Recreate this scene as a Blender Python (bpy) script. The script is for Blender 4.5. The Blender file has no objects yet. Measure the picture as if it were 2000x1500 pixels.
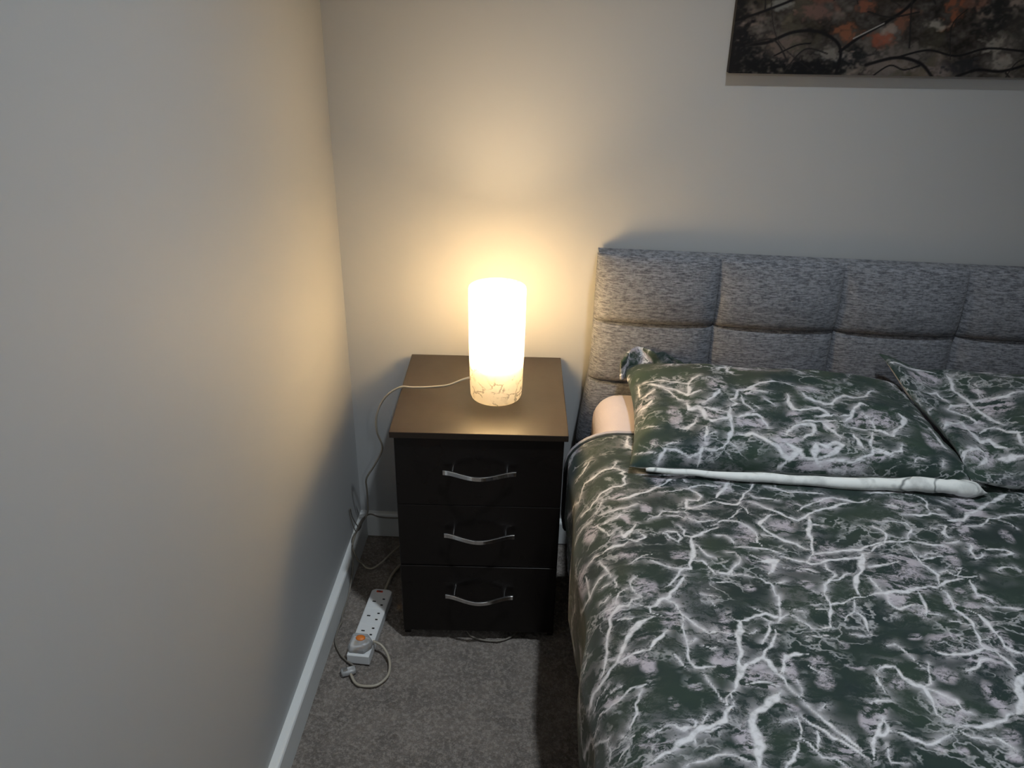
import bpy, bmesh, math, random
import numpy as np
from mathutils import Vector, Matrix, noise as mn

S = bpy.context.scene
C = S.collection
random.seed(4)

# ------------------------------------------------------------------ camera
F_PX = 1531.99
cam_d = bpy.data.cameras.new('camera')
cam_d.sensor_fit = 'HORIZONTAL'; cam_d.sensor_width = 36.0; cam_d.lens = 36.0 * F_PX / 2000.0
cam_d.clip_start = 0.02
cam = bpy.data.objects.new('camera', cam_d); C.objects.link(cam)
fw = Vector((-0.0291495, 0.89067423, -0.45370665)); rt = Vector((0.99883983, 0.04336067, 0.02094868)); up = Vector((-0.03833147, 0.45256962, 0.89090484))
M = Matrix.Identity(4)
for i in range(3):
    M[i][0] = rt[i]; M[i][1] = up[i]; M[i][2] = -fw[i]
M[0][3], M[1][3], M[2][3] = 0.47981655, -1.80643035, 1.4139194
cam.matrix_world = M
S.camera = cam

# ------------------------------------------------------------------ world, room light, exposure
w = bpy.data.worlds.new('world'); S.world = w; w.use_nodes = True
w.node_tree.nodes['Background'].inputs[0].default_value = (0.5, 0.6, 0.75, 1)
w.node_tree.nodes['Background'].inputs[1].default_value = 0.02      # closed room: practically no effect
CEIL_LIGHT = (0.787, -0.97, 2.405)                                   # recessed downlight over the bed
pl = bpy.data.lights.new('downlight', 'SPOT'); pl.energy = 90.0; pl.color = (0.85, 0.94, 1.0); pl.shadow_soft_size = 0.035
pl.spot_size = math.radians(108); pl.spot_blend = 1.0
plo = bpy.data.objects.new('downlight', pl); plo.location = CEIL_LIGHT; C.objects.link(plo)
FILL_PENDANT = (1.0, -2.7, 2.02)                                           # added fill bulb, unseen behind the camera, lifts the light on the walls
p2l = bpy.data.lights.new('fill_bulb', 'POINT'); p2l.energy = 14.0; p2l.color = (0.90, 0.96, 1.0); p2l.shadow_soft_size = 0.04
p2o = bpy.data.objects.new('fill_bulb', p2l); p2o.location = FILL_PENDANT; C.objects.link(p2o)
S.cycles.max_bounces = 6; S.cycles.diffuse_bounces = 4; S.cycles.glossy_bounces = 3; S.cycles.transmission_bounces = 4; S.cycles.transparent_max_bounces = 6; S.cycles.caustics_reflective = False; S.cycles.caustics_refractive = False
vs = S.view_settings
vs.view_transform = 'Standard'; vs.look = 'None'; vs.gamma = 1.0; vs.use_curve_mapping = False
vs.exposure = 0.0
LAMP_POWER = 390.0        # emission strength of the bedside bulb

# ------------------------------------------------------------------ helpers
def srgb(r, g, b):
    f = lambda c: (c / 255 / 12.92) if c / 255 <= 0.04045 else ((c / 255 + 0.055) / 1.055) ** 2.4
    return (f(r), f(g), f(b), 1)

class NT:
    """little node-graph helper"""
    def __init__(s, name):
        s.m = bpy.data.materials.new(name); s.m.use_nodes = True
        s.t = s.m.node_tree; s.b = s.t.nodes['Principled BSDF']; s.out = s.t.nodes['Material Output']
    def n(s, ty, **kw):
        nd = s.t.nodes.new(ty)
        for k, v in kw.items(): setattr(nd, k, v)
        return nd
    def put(s, sock, v):
        if isinstance(v, bpy.types.NodeSocket): s.t.links.new(v, sock)
        else: sock.default_value = v
    def math(s, op, a, b=0.0, c=0.0, clamp=False):
        nd = s.n('ShaderNodeMath', operation=op, use_clamp=clamp)
        s.put(nd.inputs[0], a); s.put(nd.inputs[1], b); s.put(nd.inputs[2], c)
        return nd.outputs[0]
    def vm(s, op, a, b=None, sc=None):
        nd = s.n('ShaderNodeVectorMath', operation=op); s.put(nd.inputs[0], a)
        if b is not None: s.put(nd.inputs[1], b)
        if sc is not None: s.put(nd.inputs['Scale'], sc)
        return nd.outputs[0]
    def noise(s, vec, scale, detail=3, rough=0.55, dist=0.0, col=False):
        nd = s.n('ShaderNodeTexNoise'); s.put(nd.inputs['Vector'], vec)
        s.put(nd.inputs['Scale'], scale); s.put(nd.inputs['Detail'], detail); s.put(nd.inputs['Roughness'], rough); s.put(nd.inputs['Distortion'], dist)
        return nd.outputs['Color' if col else 'Fac']
    def vor(s, vec, scale, feat='DISTANCE_TO_EDGE', rnd=1.0):
        nd = s.n('ShaderNodeTexVoronoi', feature=feat); s.put(nd.inputs['Vector'], vec); s.put(nd.inputs['Scale'], scale); s.put(nd.inputs['Randomness'], rnd)
        return nd.outputs['Distance']
    def rng(s, v, a, b, c=0.0, d=1.0, smooth=True):
        nd = s.n('ShaderNodeMapRange', interpolation_type='SMOOTHSTEP' if smooth else 'LINEAR')
        s.put(nd.inputs[0], v); s.put(nd.inputs[1], a); s.put(nd.inputs[2], b); s.put(nd.inputs[3], c); s.put(nd.inputs[4], d)
        return nd.outputs[0]
    def mix(s, f, a, b):
        nd = s.n('ShaderNodeMix', data_type='RGBA'); s.put(nd.inputs[0], f); s.put(nd.inputs[6], a); s.put(nd.inputs[7], b)
        return nd.outputs[2]
    def coord(s, which='Object'):
        return s.n('ShaderNodeTexCoord').outputs[which]
    def mapping(s, vec, loc=(0, 0, 0), rot=(0, 0, 0), sc=(1, 1, 1)):
        nd = s.n('ShaderNodeMapping'); s.put(nd.inputs[0], vec); nd.inputs[1].default_value = loc; nd.inputs[2].default_value = rot; nd.inputs[3].default_value = sc
        return nd.outputs[0]
    def bump(s, h, strength=0.3, dist=0.002):
        nd = s.n('ShaderNodeBump'); s.put(nd.inputs['Height'], h); nd.inputs['Strength'].default_value = strength; nd.inputs['Distance'].default_value = dist
        s.t.links.new(nd.outputs[0], s.b.inputs['Normal'])
    def base(s, v): s.put(s.b.inputs['Base Color'], v)
    def set(s, **kw):
        for k, v in kw.items(): s.put(s.b.inputs[k.replace('_', ' ')], v)
        return s.m

def plain(name, col, rough=0.5, metal=0.0, spec=0.5):
    k = NT(name); v = k.noise(k.coord(), 60, 2); k.base(k.mix(k.math('MULTIPLY', v, 0.16), col, tuple(c * 0.7 for c in col[:3]) + (1,)))
    k.b.inputs['Roughness'].default_value = rough; k.b.inputs['Metallic'].default_value = metal; k.b.inputs['Specular IOR Level'].default_value = spec
    return k.m

def link(name, me, mat, parent=None, smooth=False):
    o = bpy.data.objects.new(name, me); C.objects.link(o)
    for m_ in (mat if isinstance(mat, (list, tuple)) else [mat]): me.materials.append(m_)
    if parent is not None: o.parent = parent
    if smooth: me.polygons.foreach_set('use_smooth', [True] * len(me.polygons))
    return o
def from_bm(name, bm, mat, parent=None, smooth=False):
    me = bpy.data.meshes.new(name); bm.normal_update(); bm.to_mesh(me); bm.free()
    return link(name, me, mat, parent, smooth)
def from_py(name, vs_, fs, mat, parent=None, smooth=True):
    me = bpy.data.meshes.new(name); me.from_pydata([tuple(v) for v in vs_], [], fs); me.update()
    return link(name, me, mat, parent, smooth)
def add_box(bm, x0, x1, y0, y1, z0, z1, bev=0.0, seg=2):
    r = bmesh.ops.create_cube(bm, size=1.0)
    vv = r['verts']
    for v in vv:
        v.co = Vector(((x0 + x1) / 2 + v.co.x * (x1 - x0), (y0 + y1) / 2 + v.co.y * (y1 - y0), (z0 + z1) / 2 + v.co.z * (z1 - z0)))
    if bev > 0:
        es = list({e for v in vv for e in v.link_edges})
        bmesh.ops.bevel(bm, geom=es, offset=bev, segments=seg, affect='EDGES', profile=0.5)
def box(name, dims, mat, parent=None, bev=0.0, seg=2):
    bm = bmesh.new(); add_box(bm, *dims, bev=bev, seg=seg); return from_bm(name, bm, mat, parent)
def catmull(pts, n=8):
    P = [Vector(p) for p in pts]; out = []
    for i in range(len(P) - 1):
        p0 = P[max(i - 1, 0)]; p1 = P[i]; p2 = P[i + 1]; p3 = P[min(i + 2, len(P) - 1)]
        for k in range(n):
            t = k / n
            out.append(0.5 * ((2 * p1) + (p2 - p0) * t + (2 * p0 - 5 * p1 + 4 * p2 - p3) * t * t + (3 * p1 - p0 - 3 * p2 + p3) * t ** 3))
    out.append(P[-1]); return out
def tube(name, pts, r, mat, parent=None, seg=10, radii=None, squash=1.0):
    n = len(pts); V = []; Fc = []
    t0 = (pts[1] - pts[0]).normalized()
    nrm = t0.cross(Vector((0, 0, 1)))
    if nrm.length < 1e-4: nrm = t0.cross(Vector((1, 0, 0)))
    nrm.normalize()
    for i, p in enumerate(pts):
        t = (pts[min(i + 1, n - 1)] - pts[max(i - 1, 0)]).normalized()
        nrm = (nrm - t * nrm.dot(t)).normalized(); b = t.cross(nrm)
        rr = radii[i] if radii else r
        for k in range(seg):
            a = 2 * math.pi * k / seg
            V.append(p + nrm * (math.cos(a) * rr) + b * (math.sin(a) * rr * squash))
    for i in range(n - 1):
        for k in range(seg):
            a = i * seg + k; b_ = i * seg + (k + 1) % seg
            Fc.append((a, b_, b_ + seg, a + seg))
    Fc.append(tuple(range(seg - 1, -1, -1))); Fc.append(tuple(range((n - 1) * seg, n * seg)))
    return from_py(name, V, Fc, mat, parent)
def lathe(name, prof, mat, parent=None, seg=64, center=(0, 0), closed=False):
    V = []; Fc = []; n = len(prof)
    for r, z in prof:
        for k in range(seg):
            a = 2 * math.pi * k / seg; V.append((center[0] + r * math.cos(a), center[1] + r * math.sin(a), z))
    for i in range(n - 1 + (1 if closed else 0)):
        for k in range(seg):
            a = i * seg + k; b_ = i * seg + (k + 1) % seg; j = (i + 1) % n
            Fc.append((a, b_, j * seg + (k + 1) % seg, j * seg + k))
    return from_py(name, V, Fc, mat, parent)
UVS = {}
def grid(name, xs_n, ys_n, fn, mat, parent=None, uvfn=None, flip=False):
    V = []; UVv = []
    for j in range(ys_n):
        for i in range(xs_n):
            r = fn(i / (xs_n - 1), j / (ys_n - 1)); V.append(r[0]); UVv.append(r[1])
    Fc = []
    for j in range(ys_n - 1):
        for i in range(xs_n - 1):
            a = j * xs_n + i; f = (a, a + 1, a + 1 + xs_n, a + xs_n); Fc.append(f[::-1] if flip else f)
    o = from_py(name, V, Fc, mat, parent); UVS[o.name] = np.array(UVv)
    uv = o.data.uv_layers.new(name='UVMap')
    idx = np.empty(len(o.data.loops), dtype=np.int32); o.data.loops.foreach_get('vertex_index', idx)
    uv.data.foreach_set('uv', np.array(UVv, dtype=np.float32)[idx].ravel())
    return o
def empty(name, loc=(0, 0, 0), rz=0.0):
    o = bpy.data.objects.new(name, None); C.objects.link(o); o.location = loc; o.rotation_euler = (0, 0, rz); o.empty_display_size = 0.05
    return o
def tag(o, label=None, cat=None, group=None, kind=None):
    if label: o['label'] = label
    if cat: o['category'] = cat
    if group: o['group'] = group
    if kind: o['kind'] = kind
    return o
def nz(x, y, z=0.0, sc=1.0): return mn.noise(Vector((x * sc, y * sc, z)))
def sst(a, b, x):
    t = max(0.0, min(1.0, (x - a) / (b - a))); return t * t * (3 - 2 * t)

# ------------------------------------------------------------------ materials
def mat_wall():
    k = NT('matt_wall_paint'); c = k.coord()
    v = k.noise(c, 1.6, 1); k.base(k.mix(v, srgb(172, 173, 174), srgb(178, 179, 180)))
    return k.set(Roughness=0.62)
def mat_ceiling():
    k = NT('ceiling_paint'); k.base(k.mix(k.noise(k.coord(), 2.0), srgb(226, 226, 224), srgb(232, 232, 230))); return k.set(Roughness=0.9)
def mat_skirting():
    k = NT('skirting_gloss'); k.base(k.mix(k.noise(k.coord(), 5.0), srgb(216, 219, 220), srgb(226, 228, 228))); return k.set(Roughness=0.35)
def mat_carpet():
    k = NT('grey_carpet'); c = k.coord()
    big = k.noise(c, 13, 4, 0.6); mid = k.noise(c, 125, 4, 0.7); fine = k.noise(c, 420, 3, 0.7)
    col = k.mix(k.rng(big, 0.3, 0.7), srgb(112, 103, 96), srgb(142, 131, 122))
    col = k.mix(k.math('MULTIPLY', k.rng(mid, 0.42, 0.66), 0.6), col, srgb(196, 184, 174))
    col = k.mix(k.math('MULTIPLY', k.rng(fine, 0.45, 0.75), 0.5), col, srgb(72, 66, 62))
    k.base(col); k.bump(k.math('ADD', k.math('MULTIPLY', fine, 0.6), k.math('MULTIPLY', mid, 1.4)), 1.0, 0.008)
    k.set(Roughness=1.0); k.b.inputs['Specular IOR Level'].default_value = 0.05
    k.b.inputs['Sheen Weight'].default_value = 0.2; return k.m
def mat_dark_wood(name, rough, a=(22, 18, 17), b=(32, 26, 24), spec=0.5):
    k = NT(name); c = k.coord()
    g = k.noise(k.mapping(c, sc=(6, 60, 60)), 4, 4, 0.6)
    k.base(k.mix(g, srgb(*a), srgb(*b))); k.bump(k.noise(k.mapping(c, sc=(8, 140, 140)), 5, 3), 0.12, 0.0006)
    sm = k.noise(c, 9, 3)
    k.put(k.b.inputs['Roughness'], k.rng(sm, 0.3, 0.7, rough - 0.04, rough + 0.06)); k.b.inputs['Specular IOR Level'].default_value = spec
    return k.m
def mat_fabric():
    k = NT('grey_woven_fabric'); c = k.coord()
    slub = k.noise(k.mapping(c, sc=(60, 60, 400)), 1, 4, 0.7)
    vert = k.noise(k.mapping(c, sc=(420, 60, 60)), 1, 3, 0.7)
    spk = k.noise(c, 170, 3, 0.7)
    f = k.rng(k.math('ADD', k.math('MULTIPLY', slub, 0.75), k.math('MULTIPLY', spk, 0.25)), 0.36, 0.64)
    col = k.mix(f, srgb(72, 74, 80), srgb(134, 136, 143))
    col = k.mix(k.math('MULTIPLY', k.rng(vert, 0.5, 0.75), 0.18), col, srgb(68, 69, 73))
    k.base(col); k.bump(k.math('ADD', slub, vert), 0.4, 0.0015)
    k.b.inputs['Specular IOR Level'].default_value = 0.15; k.b.inputs['Sheen Weight'].default_value = 0.15
    return k.set(Roughness=0.95)
def mat_marble_print(name, off=(0, 0, 0), scale=1.0, cloud=0.72, base_c=(38, 51, 47)):
    """dark green cotton printed with pale jagged veins and lilac-grey cloudy patches"""
    k = NT(name); uv = k.mapping(k.coord('UV'), loc=off, sc=(scale, scale * 1.25, 1))
    att = lambda nm: k.n('ShaderNodeAttribute', attribute_name=nm).outputs['Fac']
    vein, halo, patch, gen = att('vein'), att('halo'), att('patch'), att('generic')
    n2 = k.vm('SUBTRACT', k.noise(uv, 9.0, 5, 0.62, col=True), (0.5, 0.5, 0.5))
    p = k.vm('ADD', uv, k.vm('SCALE', n2, sc=0.16))
    d1 = k.vor(p, 7.0); d2 = k.vor(k.mapping(p, loc=(3.3, 1.7, 0)), 21.0)
    wn = k.noise(uv, 7.5, 3, 0.6)
    w1 = k.rng(wn, 0.34, 0.68, 0.004, 0.035); v1 = k.math('MULTIPLY', k.rng(d1, k.math('MULTIPLY', w1, 0.35), k.math('MULTIPLY', w1, 1.8), 1, 0), gen)
    m2 = k.rng(wn, 0.50, 0.60); v2 = k.math('MULTIPLY', k.rng(d2, 0.01, 0.09, 1, 0), k.math('MULTIPLY', m2, k.math('ADD', k.math('MULTIPLY', gen, 0.4), 0.45)))
    # cloudy brushed patches
    br = k.noise(k.mapping(p, rot=(0, 0, 0.30), sc=(1.0, 2.4, 1)), 19.0, 6, 0.74)
    pm = k.math('MULTIPLY', k.rng(k.noise(k.mapping(uv, loc=(2, 6, 0)), 6.0, 3, 0.6), 0.50, 0.66), k.math('ADD', k.math('MULTIPLY', gen, 0.5), 0.5))
    amt = k.math('ADD', k.math('ADD', patch, k.math('MULTIPLY', halo, 0.60)), k.math('MULTIPLY', pm, 0.32), clamp=True)
    gnear = k.math('MULTIPLY', k.rng(d1, 0.0, 0.14, 0.9, 0.0), gen)
    cl = k.math('MULTIPLY', k.rng(br, 0.42, 0.58), k.math('ADD', amt, k.math('ADD', gnear, k.math('MULTIPLY', k.math('MULTIPLY', gen, pm), 0.7)), clamp=True))
    grn = k.mix(k.rng(k.noise(uv, 8, 3), 0.3, 0.7), srgb(base_c[0] - 9, base_c[1] - 8, base_c[2] - 3), srgb(base_c[0] + 3, base_c[1] + 5, base_c[2] + 1))
    col = k.mix(k.math('MULTIPLY', cl, cloud), grn, srgb(190, 182, 192))
    vv = k.math('MAXIMUM', vein, k.math('MAXIMUM', v1, v2))
    wisp = k.math('MULTIPLY', k.math('MULTIPLY', k.math('POWER', halo, 1.3), k.rng(br, 0.46, 0.55)), 0.72)
    vv = k.math('MAXIMUM', vv, wisp)
    vv = k.math('MULTIPLY', vv, k.rng(k.noise(uv, 70, 3, 0.65), 0.28, 0.58, 0.55, 1.0))
    col = k.mix(vv, col, srgb(205, 205, 209))
    k.base(col)
    k.b.inputs['Specular IOR Level'].default_value = 0.2; k.b.inputs['Sheen Weight'].default_value = 0.08
    return k.set(Roughness=0.8)
def mat_white_marble_cloth():
    k = NT('white_marble_cotton'); c = k.coord()
    p = k.vm('ADD', c, k.vm('SCALE', k.noise(c, 9, 3, col=True), sc=0.12))
    v = k.math('MULTIPLY', k.rng(k.vor(p, 13.0), 0.0, 0.06, 1, 0), k.rng(k.noise(c, 12), 0.42, 0.62))
    cl = k.rng(k.noise(c, 26, 4), 0.46, 0.66)
    k.base(k.mix(k.math('MAXIMUM', v, k.math('MULTIPLY', cl, 0.35)), srgb(226, 228, 226), srgb(120, 124, 124)))
    return k.set(Roughness=0.85)
def mat_sheet():
    k = NT('white_sheet'); c = k.coord(); k.base(k.mix(k.noise(c, 12), srgb(186, 176, 178), srgb(198, 188, 190)))
    k.bump(k.noise(k.mapping(c, sc=(6, 6, 20)), 5, 3), 0.35, 0.006); return k.set(Roughness=0.9)
def mat_alabaster():
    """veined white glass: scatters most of the bulb's light, lets a little straight through above the thick foot"""
    k = NT('marbled_opal_glass'); c = k.coord()
    p = k.vm('ADD', c, k.vm('SCALE', k.noise(c, 22, 4, 0.65, col=True), sc=0.05))
    v = k.math('MULTIPLY', k.rng(k.vor(k.mapping(p, sc=(1, 1, 1.6)), 26.0), 0.0, 0.10, 1, 0), k.rng(k.noise(c, 30, 3), 0.46, 0.56))
    cl = k.math('MULTIPLY', k.rng(k.noise(p, 34, 4), 0.50, 0.72), 0.45)
    col = k.mix(k.math('MAXIMUM', v, cl), srgb(240, 237, 230), srgb(150, 148, 142))
    tl = k.n('ShaderNodeBsdfTranslucent'); k.put(tl.inputs[0], col)
    df = k.n('ShaderNodeBsdfDiffuse'); k.put(df.inputs[0], col)
    gl = k.n('ShaderNodeBsdfGlossy'); gl.inputs['Roughness'].default_value = 0.3
    tr = k.n('ShaderNodeBsdfTransparent'); k.put(tr.inputs[0], (1, 0.97, 0.9, 1))
    m1 = k.n('ShaderNodeMixShader'); m1.inputs[0].default_value = 0.5; k.t.links.new(df.outputs[0], m1.inputs[1]); k.t.links.new(tl.outputs[0], m1.inputs[2])
    m2 = k.n('ShaderNodeMixShader'); m2.inputs[0].default_value = 0.05; k.t.links.new(m1.outputs[0], m2.inputs[1]); k.t.links.new(gl.outputs[0], m2.inputs[2])
    sep = k.n('ShaderNodeSeparateXYZ'); k.put(sep.inputs[0], c)
    m3 = k.n('ShaderNodeMixShader'); k.put(m3.inputs[0], k.rng(sep.outputs[2], 0.085, 0.115, 0.0, 0.32)); k.t.links.new(m2.outputs[0], m3.inputs[1]); k.t.links.new(tr.outputs[0], m3.inputs[2])
    k.t.links.new(m3.outputs[0], k.out.inputs[0]); return k.m
def mat_emit(name, col, st):
    k = NT(name); k.b.inputs['Base Color'].default_value = col; k.b.inputs['Emission Color'].default_value = col; k.b.inputs['Emission Strength'].default_value = st; return k.m
def mat_clear(name):
    k = NT(name); c = k.coord()
    tr = k.n('ShaderNodeBsdfTransparent'); k.put(tr.inputs[0], k.mix(k.noise(c, 90), (0.99, 0.99, 1.0, 1), (0.95, 0.96, 0.97, 1)))
    gl = k.n('ShaderNodeBsdfGlossy'); gl.inputs['Roughness'].default_value = 0.12
    df = k.n('ShaderNodeBsdfDiffuse'); df.inputs[0].default_value = srgb(245, 246, 247)
    m1 = k.n('ShaderNodeMixShader'); m1.inputs[0].default_value = 0.30; k.t.links.new(tr.outputs[0], m1.inputs[1]); k.t.links.new(df.outputs[0], m1.inputs[2])
    lw = k.n('ShaderNodeFresnel'); lw.inputs[0].default_value = 1.45
    m2 = k.n('ShaderNodeMixShader'); k.put(m2.inputs[0], lw.outputs[0]); k.t.links.new(m1.outputs[0], m2.inputs[1]); k.t.links.new(gl.outputs[0], m2.inputs[2])
    k.t.links.new(m2.outputs[0], k.out.inputs[0]); return k.m

WALL = mat_wall(); CEIL = mat_ceiling(); SKIRT = mat_skirting(); CARPET = mat_carpet()
WOOD_TOP = mat_dark_wood('espresso_top', 0.36, (34, 26, 20), (46, 35, 26), 0.6)
WOOD = mat_dark_wood('espresso_carcass', 0.42); WOODF = mat_dark_wood('espresso_drawer_front', 0.30, (17, 14, 13), (25, 20, 19), 0.4)
CHROME = plain('chrome', (0.82, 0.82, 0.83, 1), 0.12, 1.0)
FAB = mat_fabric()
DUV = mat_marble_print('dark_green_vein_print')
PIL = mat_marble_print('dark_green_vein_print_dense', off=(2.37, 5.1, 0), scale=1.05, cloud=0.78, base_c=(43, 57, 51))
PIL2 = mat_marble_print('dark_green_vein_print_pillow', off=(4.9, 1.3, 0), scale=1.0, cloud=0.78, base_c=(44, 58, 53))
WMARB = mat_white_marble_cloth(); SHEET = mat_sheet()
CABLE = plain('clear_braided_cable', srgb(168, 160, 146), 0.35); CABLE_G = plain('grey_cable', srgb(120, 114, 106), 0.45)
WPLAST = plain('white_plastic', srgb(222, 224, 226), 0.35); BLACK = plain('slot_black', srgb(25, 24, 24), 0.6)
REDP = plain('red_neon_plastic', srgb(200, 70, 40), 0.3); ORANGE = plain('orange_fuse_carrier', srgb(225, 125, 50), 0.4)
BRASS = plain('brass_pin', srgb(190, 150, 80), 0.3, 1.0); CLEAR = mat_clear('clear_plastic')
GREENP = plain('dark_green_piping', srgb(46, 52, 50), 0.8); LILACP = plain('pale_cotton_hem', srgb(168, 162, 166), 0.85); WOODB = plain('pine_slat', srgb(190, 160, 120), 0.6)

# ------------------------------------------------------------------ room shell
RX, RY, RZ = 3.2, -3.4, 2.42
tag(box('wall_left', (-0.10, 0.0, RY, 0.10, 0, RZ), WALL), kind='structure')
tag(box('wall_back', (0.0, RX, 0.0, 0.10, 0, RZ), WALL), kind='structure')
tag(box('wall_right', (RX, RX + 0.10, RY, 0.10, 0, RZ), WALL), kind='structure')
tag(box('wall_front', (-0.10, RX + 0.10, RY - 0.10, RY, 0, RZ), WALL), kind='structure')
tag(box('ceiling', (-0.10, RX + 0.10, RY - 0.10, 0.10, RZ, RZ + 0.08), CEIL), kind='structure')
def make_floor():
    xs = list(np.arange(0, 0.66, 0.004)) + list(np.linspace(0.66, RX, 24))
    ys = list(np.linspace(RY, -1.22, 20)) + list(np.arange(-1.21, 0.0, 0.004)) + [0.0]
    nx, ny = len(xs), len(ys); V = []; Fc = []
    for y in ys:
        for x in xs:
            tuft = mn.noise(Vector((x * 110, y * 110, 0))) * 0.0028 + mn.noise(Vector((x * 45, y * 45, 3))) * 0.0022 + random.uniform(-0.0010, 0.0010)
            V.append((x, y, -0.0035 + tuft))
    for j in range(ny - 1):
        for i in range(nx - 1):
            a = j * nx + i; Fc.append((a, a + 1, a + 1 + nx, a + nx))
    o = from_py('floor', V, Fc, CARPET); tag(o, kind='structure')
make_floor()
SKT, SKH = 0.0195, 0.0737
def skirting(name, a, b, nrm):
    # profile: flat face with a softly rounded top edge
    prof = [(0, 0), (SKT, 0), (SKT, SKH - 0.006), (SKT - 0.002, SKH - 0.002), (SKT - 0.006, SKH), (0, SKH)]
    V = []; a = Vector(a); b = Vector(b); nrm = Vector(nrm)
    for p in (a, b):
        for d, z in prof: V.append(p + nrm * d + Vector((0, 0, z)))
    n = len(prof); Fc = [(i, (i + 1) % n, n + (i + 1) % n, n + i) for i in range(n)] + [tuple(range(n - 1, -1, -1)), tuple(range(n, 2 * n))]
    o = from_py(name, V, Fc, SKIRT, smooth=False); return tag(o, kind='structure')
skirting('baseboard_left', (0, RY, 0), (0, -SKT, 0), (1, 0, 0))
skirting('baseboard_back', (0, 0, 0), (RX, 0, 0), (0, -1, 0))
skirting('baseboard_right', (RX, -SKT, 0), (RX, RY, 0), (-1, 0, 0))

# recessed downlight that carries the room light (above the frame)
pd = empty('ceiling_downlight', (CEIL_LIGHT[0], CEIL_LIGHT[1], RZ))
lathe('trim_ring', [(0.042, -0.001), (0.058, -0.001), (0.056, -0.006), (0.044, -0.007)], WPLAST, pd, 40, closed=True)
lathe('reflector', [(0.040, 0.0), (0.042, -0.006), (0.044, -0.006), (0.043, 0.0)], CHROME, pd, 40, closed=True)
pn = empty('fill_lamp', (FILL_PENDANT[0], FILL_PENDANT[1], RZ))  # pendant fixture added around the unseen fill bulb
lathe('ceiling_rose', [(0.0, 0.0), (0.05, 0.0), (0.045, -0.018), (0.012, -0.026), (0.0, -0.026)], WPLAST, pn, 32)
lathe('flex', [(0.0, -0.024), (0.004, -0.024), (0.004, -0.29), (0.0, -0.29)], WPLAST, pn, 10)
lathe('lamp_holder', [(0.0, -0.285), (0.014, -0.287), (0.019, -0.30), (0.019, -0.335), (0.0, -0.337)], WPLAST, pn, 24)
tag(pn, 'added unseen fill lamp, a white pendant holder on a short flex', 'ceiling light')
tag(pd, 'small round recessed downlight in the ceiling above the bed', 'ceiling light')

# ------------------------------------------------------------------ bedside cabinet
TH = 0.03235; NX, NY = 0.18, -0.41067; NW, ND, NH = 0.3747, 0.3861, 0.58
ns = empty('bedside_cabinet', (NX, NY, 0), TH)          # local: x right 0..NW, y back 0..ND
tag(ns, 'dark brown three-drawer bedside cabinet in the corner beside the bed', 'bedside cabinet')
o = box('top', (0, NW, 0, ND, NH - 0.0145, NH), WOOD_TOP, ns, 0.0012, 2)
IX, IY = 0.0073, 0.0084
bt = 0.016
bm = bmesh.new()
add_box(bm, IX, IX + 0.014, IY + bt, ND - 0.004, 0, NH - 0.0145)
o = from_bm('side_panel', bm, WOOD, ns)
bm = bmesh.new(); add_box(bm, NW - IX - 0.014, NW - IX, IY + bt, ND - 0.004, 0, NH - 0.0145); from_bm('side_panel', bm, WOOD, ns)
box('back_panel', (IX + 0.014, NW - IX - 0.014, ND - 0.012, ND - 0.006, 0.02, NH - 0.0145), WOOD, ns)
box('bottom_panel', (IX + 0.014, NW - IX - 0.014, IY + bt + 0.01, ND - 0.012, 0.028, 0.042), WOOD, ns)
def handle(parent, z, yf):
    h = empty('handle'); h.parent = parent; h.location = (NW / 2 + 0.002, yf, z)
    # bowed flat bar
    V = []; Fc = []; n = 33; L = 0.156
    for i in range(n):
        s = -1 + 2 * i / (n - 1); x = s * L / 2
        y = -(0.016 + 0.023 * (math.cos(s * math.pi) * 0.5 + 0.5) ** 0.85)
        hh = 0.0050 + 0.0008 * abs(s) ** 2; tt = 0.0022
        c_ = []
        for dy, dz in ((-tt, -hh), (-tt, hh), (tt, hh), (tt, -hh)):
            # small bevel on each corner
            c_ += [(x, y + dy * 0.65, dz), (x, y + dy, dz * 0.86)] if (dy * dz > 0) else [(x, y + dy, dz * 0.86), (x, y + dy * 0.65, dz)]
        V += c_
    for i in range(n - 1):
        for k in range(8):
            a = i * 8 + k; b_ = i * 8 + (k + 1) % 8; Fc.append((a, a + 8, b_ + 8, b_))
    Fc.append(tuple(range(8))); Fc.append(tuple(range((n - 1) * 8 + 7, (n - 1) * 8 - 1, -1)))
    return h, V, Fc
def drawer(z0, z1, hz, proud=0.0):
    yf = IY - proud
    d = box('drawer', (IX + 0.0006, NW - IX - 0.0006, yf, yf + bt, z0, z1), WOODF, ns, 0.0012, 2)
    _, V, Fc = None, None, None
    h, V, Fc = handle(d, hz, yf)
    bpy.data.objects.remove(h)
    ox, oz = NW / 2 + 0.002, hz
    me = bpy.data.meshes.new('handle'); bm = bmesh.new()
    me.from_pydata([(v[0] + ox, v[1] + yf, v[2] + oz) for v in V], [], Fc); bm.from_mesh(me)
    for sx in (-1, 1):
        r = bmesh.ops.create_cone(bm, cap_ends=True, segments=14, radius1=0.0042, radius2=0.0036, depth=0.022)
        bmesh.ops.rotate(bm, verts=r['verts'], cent=(0, 0, 0), matrix=Matrix.Rotation(math.pi / 2, 3, 'X'))
        bmesh.ops.translate(bm, verts=r['verts'], vec=(ox + sx * 0.058, yf - 0.0105, oz))
    bmesh.ops.recalc_face_normals(bm, faces=bm.faces)
    hh = from_bm('handle', bm, CHROME, d); hh['label'] = 'bowed chrome handle'
drawer(0.3925, NH - 0.0165, 0.488)
drawer(0.2245, 0.3912, 0.322)
drawer(0.026, 0.2222, 0.148, 0.0018)

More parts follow.
